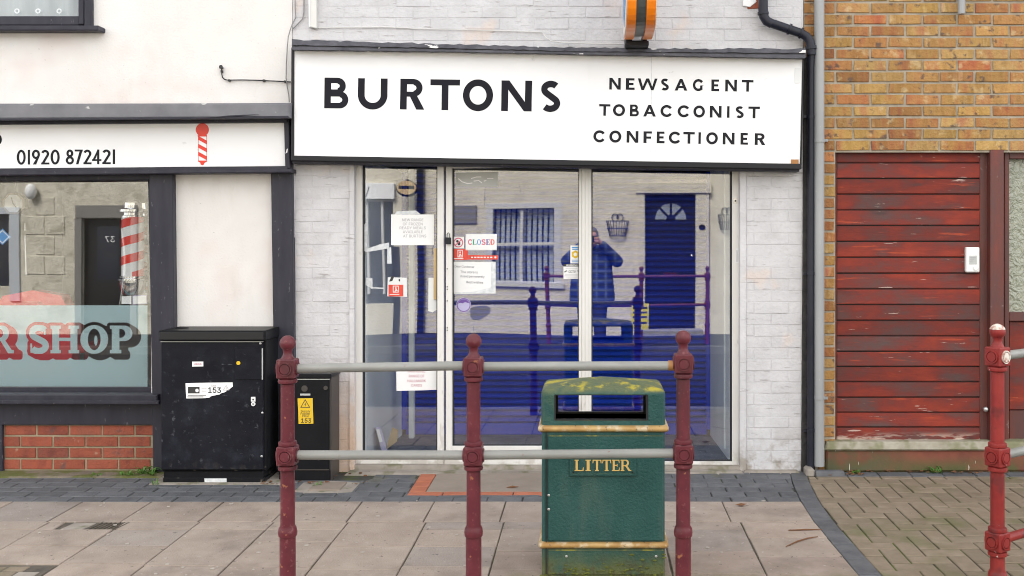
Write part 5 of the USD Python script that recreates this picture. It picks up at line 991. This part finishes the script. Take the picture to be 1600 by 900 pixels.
for k in range(60):
    x = rng.uniform(xl, xr); z = abs(rng.normal(0, .035)) if k < 100 else rng.uniform(.03, .12)
    mp.append(sphere(x, BY - .006, .008 + z * (.4 + 1.2 * (x - xl) / (xr - xl)), rng.uniform(.003, .007), 1, (1.5, .6, .7)))
mat('moss', None, 0.95, [(0.35, (0.075, 0.085, 0.015)), (0.65, (0.15, 0.17, 0.03))], scale=60, bump=.6, bscale=200)
obj('moss', cat_(mp), 'moss', lb, kind='stuff')

# large black cabinet
CY, CB = -.30, -.015
cab = thing('utility_cabinet', 'scuffed large black street cabinet with a torn white 153 label', 'cabinet')
zl = Z(532, CY)
xa, xb = X(251, CY), X(412, CY)
obj('plinth', box(xa + .012, xb - .004, CY + .014, CB, .0, Z(737, CY), .004), 'cabinet_plain', cab)
obj('plinth_skirt', box(xa + .010, xb + .004, CY + .008, CB, .0, Z(747, CY), .004), 'cabinet_plain', cab)
obj('body', box(xa, xb + .010, CY + .016, CB, Z(737, CY), zl + .004, .005), 'cabinet_plain', cab)
dd = obj('door', box(xa + .002, X(411, CY), CY, CY + .018, Z(734, CY), Z(535, CY), .004), 'cabinet_black', cab)
obj('lid', box(X(247.5, CY - .02), X(415, CY - .02), CY - .022, CB + .01, zl, Z(516.5, CY - .02), .006), 'cabinet_plain', cab)
obj('lid_front', box(X(249, CY - .02), X(412, CY - .02), CY - .026, CY - .02, zl + .006, Z(519, CY - .02), .003), 'cabinet_lid', cab)
obj('meter_flap', box(X(367, CY), X(410, CY), CY - .005, CY + .002, Z(593, CY), Z(543, CY), .002), 'cabinet_black', dd)
obj('hinge_edge', box(X(409.5, CY), X(411, CY), CY - .005, CY, Z(593, CY), Z(544, CY)), 'light_grey_plastic', dd)
obj('lid_edge_light', box(X(251, CY), X(411, CY), CY - .001, CY + .01, Z(534.5, CY), Z(533.2, CY)), 'light_grey_plastic', cab)
obj('vent_cap', lathe([(.048, Z(517, -.15)), (.045, Z(517, -.15) + .018), (.034, Z(517, -.15) + .026)], X(285, -.15), -.15, 0, 20), 'cabinet_plain', cab, smooth=40)
la = obj('asset_label', panel([(300, 573), (317.5, 572.5), (317.5, 565), (300, 565)], CY, .0015, .0002), 'paper', dd)
obj('print', words('PRIVATE', 2.6 / S(CY), X(309.5, CY), Z(569, CY), CY - .0015, .0005, True, 0, 11 / S(CY)), 'print_red', la)
yk = CY - .0015
torn = [(291, 622.5), (290, 598.5), (363.5, 597.5), (364, 604), (361, 606), (358.5, 608.5), (355, 609.5), (353, 612), (349.5, 613.5), (346, 614.2), (343, 616.5), (338.5, 617), (334, 618.2), (330, 619), (327, 621.5), (320, 622)]
la = obj('torn_label', extr(Polygon([(X(a, CY), Z(b, CY)) for a, b in torn]), CY, .0015), 'paper_bright', dd, label='torn white label printed 153')
obj('print', words('153', 8.2 / S(CY), X(335.5, CY), Z(609.5, CY), yk, .0006, True), 'print_black', la)
obj('print', cat_([extr(sbox(X(294, CY), Z(614.5, CY), X(312, CY), Z(604.5, CY)).difference(Point(X(308, CY), Z(610, CY)).buffer(.011)), yk, .0006), extr(sbox(X(294, CY), Z(618, CY), X(322, CY), Z(617, CY)), yk, .0005), extr(sbox(X(293, CY), Z(620.6, CY), X(318, CY), Z(619.6, CY)), yk, .0005)]), 'print_black', la)
obj('print', words('Site', 3.4 / S(CY), X(334, CY), Z(602.5, CY), yk, .0005, False), 'print_grey', la)
obj('print', cat_([extr(sbox(X(315, CY), Z(b + .9, CY), X(323, CY), Z(b, CY)), yk, .0005) for b in (607, 610.5)]), 'print_grey', la)
tri = lambda cx_, cz_, r: Polygon([(cx_ + r * math.cos(math.radians(90 + 120 * k)), cz_ + r * math.sin(math.radians(90 + 120 * k))) for k in range(3)])
bolt = lambda cx_, cz_, s: Polygon([(cx_ + a * s, cz_ + b * s) for a, b in ((.15, 1), (-.35, -.1), (.02, -.05), (-.12, -.9), (.4, .15), (.05, .12), (.35, 1))])
obj('hazard_triangle', extr(tri(X(353.5, CY), Z(607, CY), 5.6 / S(CY)).difference(tri(X(353.5, CY), Z(607, CY), 4.2 / S(CY))).union(bolt(X(353.5, CY), Z(606.8, CY), 2.2 / S(CY))), yk, .0006), 'print_grey', la)
obj('badge', disc(X(373, CY), Z(567, CY), .012, CY - .005, .003), 'label_yellow', dd)
obj('lock_plate', box(X(392.5, CY), X(399.5, CY), CY - .006, CY, Z(627.5, CY), Z(620, CY), .001), 'note_paper', dd)
obj('lock_plate', disc(X(396, CY), Z(631, CY), .0135, CY, .006), 'note_paper', dd)
obj('lock_hole', cat_([disc(X(396, CY), Z(624, CY), .005, CY - .006, .001, 10), disc(X(396, CY), Z(631, CY), .005, CY - .006, .001, 10)]), 'gasket', dd)
obj('screw', cat_([sphere(X(a, CY), CY - .002, Z(b, CY), .008, 2, (1, .6, 1)) for a, b in ((407, 536.5), (409, 713), (410, 645))]), 'steel', dd)
obj('plinth_label', panel([(320, 755), (354, 755), (354, 747.5), (319, 747.5)], CY + .008, .0015, .0003), 'tape', cab)
obj('debris_bed', tile([(xa - .06, CY - .035), (xb + .16, CY - .035), (xb + .17, -.02), (xa - .05, -.02)], -.02, .004, .004, GROUND), 'concrete', label='thin concrete bed under the large black cabinet', kind='structure')

# small black pillar
FYY, FBB = -.225, -.012
fp = thing('feeder_pillar', 'small black pillar box with a yellow 153 hazard label', 'cabinet')
xa2, xb2 = X(437, FYY), X(514, FYY)
obj('body', box(xa2, xb2 + .012, FYY + .012, FBB, .02, Z(586, FYY), .005), 'cabinet_edge', fp)
d2 = obj('door', box(xa2 + .004, xb2 + .001, FYY, FYY + .015, Z(737, FYY), Z(592, FYY), .004), 'cabinet_plain', fp)
obj('lid', box(xa2 - .012, xb2 + .018, FYY - .012, FBB + .005, Z(591, FYY), Z(584, FYY), .005), 'cabinet_plain', fp)
obj('lid_rim', box(xa2 - .004, xb2 + .004, FYY - .001, FYY + .01, Z(593.5, FYY), Z(592, FYY)), 'light_grey_plastic', fp)
obj('base', box(xa2 - .004, xb2 + .008, FYY - .004, FBB, .02, Z(735, FYY), .004), 'cabinet_plain', fp)
obj('base_edge', box(xa2, xb2, FYY - .006, FYY, Z(734.5, FYY), Z(733, FYY)), 'cabinet_edge', fp)
obj('lock', cat_([disc(X(476, FYY), Z(607, FYY), .020, FYY, .004)]), 'cabinet_edge', d2)
obj('lock', cat_([disc(X(509, FYY), Z(606, FYY), .013, FYY, .006)]), 'cabinet_edge', d2)
obj('handle_slot', box(X(469, FYY), X(485, FYY), FYY - .004, FYY, Z(618, FYY), Z(615, FYY), .001), 'light_grey_plastic', d2)
lb2 = obj('hazard_label', panel([(466.5, 662.5), (489.5, 662), (488.5, 622), (465, 622.5)], FYY, .0015, .0003), 'label_yellow', d2)
y9 = FYY - .0015
cx, cz = X(477, FYY), Z(632.5, FYY)
obj('hazard_triangle', extr(tri(cx, cz, 9 / S(FYY)).difference(tri(cx, cz, 7 / S(FYY))).union(bolt(cx, cz, 3.4 / S(FYY))), y9, .0006), 'print_black', lb2)
for s, cy_, h in (('Supply', 642.3, 3.4), ('Feeder', 646.3, 3.4), ('Pillar', 650, 3.4)): obj('print', words(s, h / S(FYY), X(477.5, FYY), Z(cy_, FYY), y9, .0005, False), 'print_black', lb2)
obj('print', words('153', 6.4 / S(FYY), X(478.5, FYY), Z(657, FYY), y9, .0006, True), 'print_black', lb2)

# ================================================================== WEEDS AND LITTER
def weed(label, px, py, y, n, r, h, seed):
    g = np.random.default_rng(seed); x, z = X(px, y), gz(y); v, f = [], []
    for k in range(n):
        a = g.uniform(0, 2 * math.pi); L = r * g.uniform(.35, 1); w = L * g.uniform(.16, .3); up = h * g.uniform(.2, 1); bx, by = g.uniform(-r, r) * .6, g.uniform(-r, r) * .35
        c_, s_ = math.cos(a), math.sin(a); i = len(v)
        for t, ww, zz in ((0, .3, 0), (.4, 1, up), (.75, .8, up * 1.05), (1, .05, up * .8)):
            for sgn in (-1, 1): v.append((x + bx + c_ * L * t - s_ * w * ww * sgn / 2, y + by + (s_ * L * t + c_ * w * ww * sgn / 2) * .8, z + zz))
        for t in range(3): f += [(i + 2 * t, i + 2 * t + 1, i + 2 * t + 3), (i + 2 * t, i + 2 * t + 3, i + 2 * t + 2)]
    n_ = thing('weed', label, 'weed'); obj('leaves', trimesh.Trimesh(np.array(v), f, process=False), 'leaf', n_)
weed('leafy weed at the right foot of the red brick wall', 231, 741, -.09, 34, .085, .045, 1)
weed('small weed left of the leafy one on the mossy strip', 198, 745, -.12, 22, .06, .03, 2)
weed('tiny weed on the mossy strip under the brick wall', 151, 746, -.13, 14, .05, .022, 3)
weed('weed tuft by the front corner of the large black cabinet', 242, 757, -.345, 14, .035, .04, 4)
weed('broad leafed weed growing at the foot of the red plinth', 1463, 736, -.05, 26, .06, .04, 5)
weed('small weed beside the drain kerb under the brick house', 1337, 738, -.07, 14, .06, .02, 6)
weed('grassy weed at the base of the bright red post', 1535, 895, -2.06, 22, .055, .035, 7)
weed('sprig of weed on the concrete cover by the pillar', 497, 760, -.37, 10, .045, .03, 8)
obj('twig', tube([(X(a, y), y, gz(y) + .006) for a, y in ((1228, -1.52), (1246, -1.44), (1262, -1.39), (1278, -1.365))], [.002, .004, .0035, .002], 6), 'dry_leaf', label='thin brown twig lying on the slabs near the edging', cat='twig')
obj('twig', tube([(X(a, y), y, gz(y) + .006) for a, y in ((1232, -1.26), (1258, -1.25), (1284, -1.245))], [.003, .004, .002], 6), 'dry_leaf', label='dark straight stick on the slab behind the brown twig', cat='twig')
lf = hull([(X(1158, -.80) + a, -.80 + b, gz(-.8) + .004 + c) for a, b, c in ((-.035, 0, .006), (0, .02, 0), (.035, .005, .008), (0, -.015, .002), (0, 0, .014))])
obj('dead_leaf', lf, 'dry_leaf', label='curled brown leaf on the first row of slabs', cat='leaf')
lf = hull([(X(800, -.42) + a, -.42 + b, gz(-.42) + .004 + c) for a, b, c in ((-.04, 0, .0), (0, .015, 0), (.045, .005, .004), (0, -.012, .002), (0, 0, .012))])
obj('dead_leaf', lf, 'dry_leaf', label='dark dead leaf on the concrete doorstep slab', cat='leaf')
ms = []
g = np.random.default_rng(11)
for k in range(75):
    y = -2.3 + 1.62 * g.random(); x = g.uniform(-3.6, 1.2); r = g.uniform(.004, .010)
    ms.append(tile([(x + r * 1.3 * math.cos(t) * g.uniform(.7, 1.2), y + r * math.sin(t)) for t in np.arange(8) * math.pi / 4], 0, .0032, .001, GROUND))
obj('gum_spots', cat_(ms), 'gum', kind='stuff', label='pale trodden gum spots scattered over the slabs')
ms = []
for k in range(170):
    q_ = g.random()
    if q_ < .4: x, y = g.uniform(1.42, 1.75), -.03 - .1 * g.random()
    elif q_ < .7: x, y = g.uniform(-2.1, -1.4), -.02 - .14 * g.random() if g.random() < .5 else -.27 - .08 * g.random()
    else: x, y = g.uniform(1.4, 3), -.03 - .06 * g.random()
    r = g.uniform(.004, .013)
    ms.append(hull([(x + g.uniform(-r, r) * 1.6, y + g.uniform(-r, r), gz(y) + .004 + g.uniform(0, r)) for _ in range(7)]))
obj('leaf_debris', cat_(ms), 'dry_leaf', kind='stuff', label='dry leaf litter along the foot of the walls')

# ================================================================== ACROSS THE STREET (seen mirrored in the glass)
WY = -9.8
def so(y): return F / (D + 2 * GY - y)
def XM(px, y=WY): return (px - 925) / so(y)
def ZM(py, y=WY): return EYE - (py - 375) / so(y)
def far(px0, py0, px1, py1, yf, yb, c=.006): return box(XM(px0, yf), XM(px1, yf), yb, yf, ZM(py1, yf), ZM(py0, yf), c)
def BACK(m, x, z, y):
    v = np.array(m.vertices); return trimesh.Trimesh(np.c_[x - v[:, 0], y + v[:, 2], z + v[:, 1]], m.faces, process=False)
def extr_back(geom, x, z, y, t):
    return BACK(cat_([trimesh.creation.extrude_polygon(p, t, engine='earcut') for p in getattr(geom, 'geoms', [geom])]), x, z, y)
HT = 4.4
def far_wall(x0, x1, holes, look, parent):
    g = sbox(x0, -.1, x1, HT).difference(union_all([sbox(*h) for h in holes])) if holes else sbox(x0, -.1, x1, HT)
    m = extr(g, WY, .25); return obj('front_wall', m, look, parent)     # its street face stands at WY
def shell(parent, x0, x1, look):
    obj('side_wall', cat_([box(x0 + .002, x0 + .2, WY - 6, WY - .26, -.1, HT), box(x1 - .2, x1 - .002, WY - 6, WY - .26, -.1, HT), box(x0, x1, WY - 6.2, WY - 6, -.1, HT)]), look, parent)
    obj('roof', hull([(x0 + .003, WY + .25, HT), (x1 - .003, WY + .25, HT), (x0 + .003, WY - 6.3, HT), (x1 - .003, WY - 6.3, HT), (x0 + .003, WY - 3, HT + 1.3), (x1 - .003, WY - 3, HT + 1.3)]), 'roof_tile', parent)
oh = thing('opposite_house', 'cream rendered house across the street mirrored in the shop glass, with black fanlight door', 'house')
wx0, wx1, wz0, wz1 = XM(760), XM(877), ZM(446), ZM(321); dx0, dx1, dz1 = XM(1006), XM(1088), ZM(306)
far_wall(-2.78, 6.2, [(wx0, wz0, wx1, wz1), (dx0, -.2, dx1, dz1)], 'house_render', oh); shell(oh, -2.78, 6.2, 'house_render')
ow = thing('sash_window', None, parent=oh)
for m in (far(758, 319, 770, 448, WY + .01, WY - .12), far(868, 319, 880, 448, WY + .01, WY - .12), far(758, 318, 880, 327, WY + .012, WY - .12), far(755, 440, 883, 449, WY + .05, WY - .12), far(815, 326, 820, 442, WY - .03, WY - .09, .003), far(769, 380, 869, 385, WY - .028, WY - .09, .003)): obj('frame', m, 'old_white', ow)
obj('pane', box(wx0, wx1, WY - .075, WY - .07, wz0, wz1), 'window_glass', ow)
for k in range(13): obj('blind_slat', box(wx0 + .06 + k * .092, wx0 + .06 + k * .092 + .062, WY - .16, WY - .15, wz0 + .05, wz1 - .05), 'blind_grey', ow)
obj('dark_room', box(wx0 - .1, wx1 + .1, WY - .5, WY - .3, wz0 - .1, wz1 + .1), 'dark_void', ow)
od = thing('front_door', None, parent=oh)
obj('leaf', box(dx0, dx1, WY - .14, WY - .08, 0, dz1), 'door_black', od)
fcx, fcz = XM(1048), ZM(345)
obj('fanlight', extr_back(Polygon([(.27 * math.cos(t), .27 * math.sin(t)) for t in np.linspace(0, math.pi, 22)]), fcx, fcz, WY - .0805, .006), 'fan_glass', od)
obj('fanlight_bar', cat_([extr_back(ln([(.07 * math.cos(t), .07 * math.sin(t)), (.27 * math.cos(t), .27 * math.sin(t))], .035), fcx, fcz, WY - .074, .012) for t in np.radians([45, 90, 135])] + [extr_back(Point(0, 0).buffer(.08).intersection(sbox(-1, 0, 1, 1)), fcx, fcz, WY - .074, .012)]), 'door_black', od)
for (a, b, c, d) in ((.07, .12, .34, .62), (.07, .75, .34, 1.35)):
    for off in (0, .42): obj('moulding', box(dx0 + off + a, dx0 + off + c, WY - .08, WY - .07, b, d, .004), 'door_black', od)
obj('knob', sphere(XM(1082), WY - .05, ZM(400), .025), 'chrome', od); obj('letterbox', box((dx0 + dx1) / 2 - .12, (dx0 + dx1) / 2 + .12, WY - .08, WY - .066, .98, 1.03, .003), 'chrome', od)
for m in (far(992, 287, 1114, 304, WY + .09, WY - .01), far(994, 303.5, 1005.5, 640, WY + .06, WY - .01), far(1088.5, 303.5, 1110, 640, WY + .06, WY - .01)): obj('surround', m, 'house_render', oh)
obj('number_plaque', cat_([extr_back(affinity.scale(Point(0, 0).buffer(1, quad_segs=8), .055, .045), XM(1098), ZM(357), WY + .06, .01)]), 'door_black', oh)
obj('step', box(dx0 - .1, dx1 + .1, WY, WY + .3, -.005, .10, .01), 'kerb_stone', oh)
obj('meter_box', far(706, 321, 743, 349, WY + .03, WY - .01), 'surround_grey', oh)
obj('plaster_patch', extr_back(Polygon([(-XM(a), ZM(b)) for a, b in ((735, 484), (742, 481), (752, 480), (760, 479), (767, 483), (766, 491), (758, 497), (748, 502), (739, 502), (735, 497))]), 0, 0, WY - .01, .014), 'dull_patch', oh)
obj('plinth_band', far(680, 543, 990, 640, WY + .02, WY - .01), 'surround_grey', oh)
def basket(px0, py0, px1, py1, label):
    n = thing('wall_basket', label, 'basket', None); x0, x1, z0, z1 = XM(px0), XM(px1), ZM(py1), ZM(py0); m_ = (x0 + x1) / 2; r = (x1 - x0) / 2
    for zz, k in ((z1, 1), (z0, .72), ((z0 + z1) / 2, .92)): obj('hoop', tube([(m_ + r * k * math.cos(t), WY + r * k * math.sin(t) * .8, zz) for t in np.linspace(0, math.pi, 14)], .008, 6), 'wrought_iron', n)
    obj('bar', cat_([tube([(m_ + r * math.cos(t), WY + r * math.sin(t) * .8, z1), (m_ + r * .72 * math.cos(t), WY + r * .72 * math.sin(t) * .8, z0)], .006, 5) for t in np.linspace(0, math.pi, 12)]), 'wrought_iron', n)
    obj('scroll', cat_([tube([(m_ + s_ * .04 + .05 * math.cos(t) * s_, WY + .02, z1 + .06 + .06 * math.sin(t)) for t in np.linspace(-1.5, 3.6, 14)], .007, 5) for s_ in (-1, 1)]), 'wrought_iron', n)
basket(947, 348, 980, 371, 'iron wall basket beside the black door across the street')
basket(1124, 338, 1152, 360, 'iron wall basket right of the black door across the street')
os_ = thing('opposite_shop', 'pale shop across the street with a white fascia, mirrored in the left pane', 'shop')
sx0 = -4.4
far_wall(sx0, -2.785, [(sx0 + .2, .5, XM(615), ZM(315))], 'house_render', os_); shell(os_, sx0, -2.785, 'house_render')
obj('fascia', far(505, 286, 617, 311, WY + .08, WY), 'sign_white', os_)
obj('lettering', BACK(cat_([trimesh.creation.extrude_polygon(affinity.scale(glyph('W', .1), .17, .17, origin=(0, 0)), .004, engine='earcut')]), XM(580), ZM(308), WY + .08), 'letter_black', os_)
obj('shop_window', box(sx0 + .2, XM(615), WY - .14, WY - .10, .5, ZM(315)), 'dark_glass', os_)
obj('window_post', cat_([far(572, 312, 576, 460, WY - .02, WY - .11), far(596, 312, 600, 460, WY - .02, WY - .11)]), 'old_white', os_)
obj('rain_pipe', tube([(XM(657), WY + .06, -.0), (XM(657), WY + .06, 4.8)], .055, 12), 'black_pipe', os_, smooth=40)
obj('side_door', far(613, 385, 623, 640, WY + .02, WY - .02), 'door_black', os_)
rp = thing('round_sign', 'round orange hanging sign across the street, mirrored in the left pane', 'sign')
rx, rz_ = XM(636, WY + .3), ZM(293, WY + .3)
obj('disc', extr_back(union_all([affinity.scale(Point(0, 0).buffer(1, quad_segs=10), .15, .115)]), rx, rz_, WY + .27, .06), 'timber_pale', rp)
obj('rim', extr_back(affinity.scale(Point(0, 0).buffer(1, quad_segs=10), .17, .135), rx, rz_ - .015, WY + .24, .03), 'black_trim', rp)
obj('band', extr_back(sbox(-.12, -.02, .12, .03), rx, rz_, WY + .33, .004), 'letter_black', rp); obj('bracket', box(rx - .02, rx + .02, WY - .01, WY + .28, rz_ + .10, rz_ + .14), 'black_trim', rp)
st = thing('stone_house', 'stone house across the street with a grey framed black door, mirrored in the barber window', 'house')
qx0, qx1, qz = XM(128), XM(205), ZM(343)
far_wall(-13, sx0 - .004, [(qx0, -.2, qx1, qz), (XM(-60), .8, XM(14), ZM(335))], 'house_stone', st); shell(st, -13, sx0 - .004, 'house_stone')
for k in range(28):
    a, b = XM(40) + (k % 7) * .34 + .17 * ((k // 7) % 2), 1.0 + .32 * (k // 7)
    if b < 2.6 and not (qx0 - .35 < a + .15 and a < qx1 + .2): obj('stone', box(a + .01, a + .32, WY - .02, WY + .012, b, b + .3, .008), 'house_stone', st)
obj('door', box(qx0, qx1, WY - .16, WY - .10, 0, qz), 'door_black', st)
obj('door_glass', box(qx0 + .22, qx0 + .58, WY - .10, WY - .095, .9, qz - .12), 'dark_glass', st)
obj('door_rail', tube([(qx1 - .18 + .06 * math.sin(t * math.pi), WY - .05, .5 + 1.25 * t) for t in np.linspace(0, 1, 14)], .022, 10), 'chrome', st)
obj('door_number', BACK(meshkit.text_mesh('37', .10, .003, False), qx1 - .30, 1.52, WY - .094), 'paper', st)
for m in (far(118, 322, 205, 342, WY + .03, WY - .02), far(117, 342.5, 128, 640, WY + .03, WY - .02), far(205, 322, 215, 640, WY + .03, WY - .02)): obj('surround', m, 'surround_grey', st)
obj('window', box(XM(-60), XM(14), WY - .12, WY - .08, .8, ZM(335)), 'dark_glass', st)
obj('window_frame', cat_([far(14, 325, 30, 470, WY + .03, WY - .1), far(-60, 325, 30, 336, WY + .034, WY - .1)]), 'blind_grey', st)
obj('wall_lamp', cat_([sphere(XM(54), WY + .10, ZM(301), .10, 2, (.9, .9, 1.3))]), 'paper', st, smooth=True)
RFY = -8.25
g3 = thing('guard_railing', 'maroon railing on the far pavement, mirrored in the shop glass', 'railing')
xs3 = [XM(857, RFY), XM(1000, RFY), XM(1107, RFY)]
for x in xs3: guard_post(g3, x, RFY, 1.17, 'post_paint', [.60, 1.025], -.01, ringz=.3)
settle()
for zz in (.60, 1.025):
    for a, b in zip(xs3[:-1], xs3[1:]): obj('rail', tube([(a + .04, RFY, zz), (b - .04, RFY, zz)], .02, 12), 'post_paint', g3, smooth=40)
yn = thing('yellow_notice', 'yellow street notice hung on the far railing, mirrored in the right pane', 'notice')
obj('board', box(.575, .84, RFY + .03, RFY + .04, .23, .63), 'notice_yellow', yn)
obj('text_bar', cat_([box(.60, .81, RFY + .04, RFY + .042, z, z + .03) for z in (.55, .48, .41, .32)]), 'print_black', yn)

# ------------------------------------------------------------------ the photographer, standing behind the lens, mirrored in the glass
def chain(js): return [bal(manifold3d.Manifold.batch_hull([manifold3d.Manifold.sphere(ra, 16).translate(tuple(map(float, a))), manifold3d.Manifold.sphere(rb, 16).translate(tuple(map(float, b)))])) for (a, ra), (b, rb) in zip(js[:-1], js[1:])]
def blob(parts, edge_=.03, it=8):
    u = manifold3d.Manifold()
    for p in parts: u = u + man(p)
    m = bal(u.refine_to_length(edge_)); m.merge_vertices()
    return trimesh.smoothing.filter_taubin(m, iterations=it)
def sph(c, r, sc=(1, 1, 1)):
    return bal(manifold3d.Manifold.sphere(1, 24).scale((r * sc[0], r * sc[1], r * sc[2])).translate(tuple(map(float, c))))
GZ, BYP = -.12, -6.80
def at(x, y, z): return np.array([x, BYP + y, z])
person = thing('person', 'person in a blue checked jacket holding a camera to their face, mirrored in the glass', 'person')
hp = [sph(at(0, .03, 1.575), .105, (.76, .92, 1.16)), sph(at(0, .055, 1.50), .07, (.8, .9, .8)), sph(at(0, .128, 1.545), .018, (.8, 1.2, 1.4)), sph(at(-.082, .02, 1.555), .022, (.5, .9, 1.4)), sph(at(.082, .02, 1.555), .022, (.5, .9, 1.4))]
hp += chain([(at(0, .0, 1.36), .06), (at(0, .02, 1.50), .055)])
tor = chain([(at(-.13, 0, 1.33), .08), (at(.13, 0, 1.33), .08)]) + chain([(at(0, 0, 1.32), .11), (at(0, 0, .95), .12)])
for s_ in (-1, 1):
    tor += chain([(at(s_ * .19, 0, 1.36), .055), (at(s_ * .33, .05, 1.26), .042), (at(s_ * .115, .20, 1.50), .030), (at(s_ * .085, .22, 1.53), .034)])
    tor += chain([(at(s_ * .09, 0, .90), .09), (at(s_ * .10, .02, .45), .055), (at(s_ * .12, -.01, -.03), .04), (at(s_ * .13, .10, GZ + .04), .035)])
    for k, (fz, ln_) in enumerate(((1.575, .9), (1.555, 1.0), (1.535, .95), (1.517, .8))):
        tor += chain([(at(s_ * .088, .225, fz - .012), .0105), (at(s_ * .083, .262, fz), .0095), (at(s_ * (.083 - .03 * ln_), .275, fz + .002), .009), (at(s_ * (.083 - .05 * ln_), .270, fz + .002), .008)])
    tor += chain([(at(s_ * .075, .205, 1.515), .012), (at(s_ * .05, .215, 1.50), .011), (at(s_ * .028, .235, 1.497), .010)])
obj('body', blob(hp + tor, .02, 6), 'skin', person, smooth=True)
jk = chain([(at(-.15, 0, 1.35), .095), (at(.15, 0, 1.35), .095)]) + [hull(np.vstack([sph(at(s_ * .13, 0, 1.30), .125).vertices for s_ in (-1, 1)] + [sph(at(s_ * .17, 0, .80), .135).vertices for s_ in (-1, 1)]))]
for s_ in (-1, 1): jk += chain([(at(s_ * .19, 0, 1.36), .088), (at(s_ * .33, .05, 1.27), .078), (at(s_ * .145, .185, 1.475), .055)])
jk += chain([(at(-.05, 0, 1.42), .07), (at(.05, 0, 1.42), .07)])
obj('jacket', blob(jk, .035, 6), 'plaid', person, smooth=True)
tz = []
for s_ in (-1, 1): tz += chain([(at(s_ * .10, 0, .86), .115), (at(s_ * .105, .02, .42), .085), (at(s_ * .12, -.01, -.05), .068)])
obj('trousers', blob(tz, .04, 5), 'trousers', person, smooth=True)
for s_ in (-1, 1): obj('shoe', blob([hull(np.vstack([sph(at(s_ * .12, -.04, GZ + .05), .05).vertices, sph(at(s_ * .135, .16, GZ + .04), .04).vertices]))], .03, 3), 'shoe', person, smooth=True)
hr = man(sph(at(0, .015, 1.60), .112, (.80, .95, 1.10))) - man(box(-.3, .3, BYP + .085, BYP + .4, 1.2, 1.66)) - man(box(-.3, .3, BYP - .2, BYP + .4, 1.2, 1.545))
obj('hair', bal(hr), 'hair', person, smooth=60)
pc = thing('photo_camera', 'small black camera held up in both hands', 'camera')
obj('camera_body', box(-.066, .066, BYP + .185, BYP + .235, EYE - .045, EYE + .04, .008), 'camera_black', pc)
obj('lens_barrel', bal(manifold3d.Manifold.cylinder(.035, .032, .030, 28).rotate((-90, 0, 0)).translate((0, BYP + .232, EYE))), 'camera_black', pc, smooth=40)
settle()
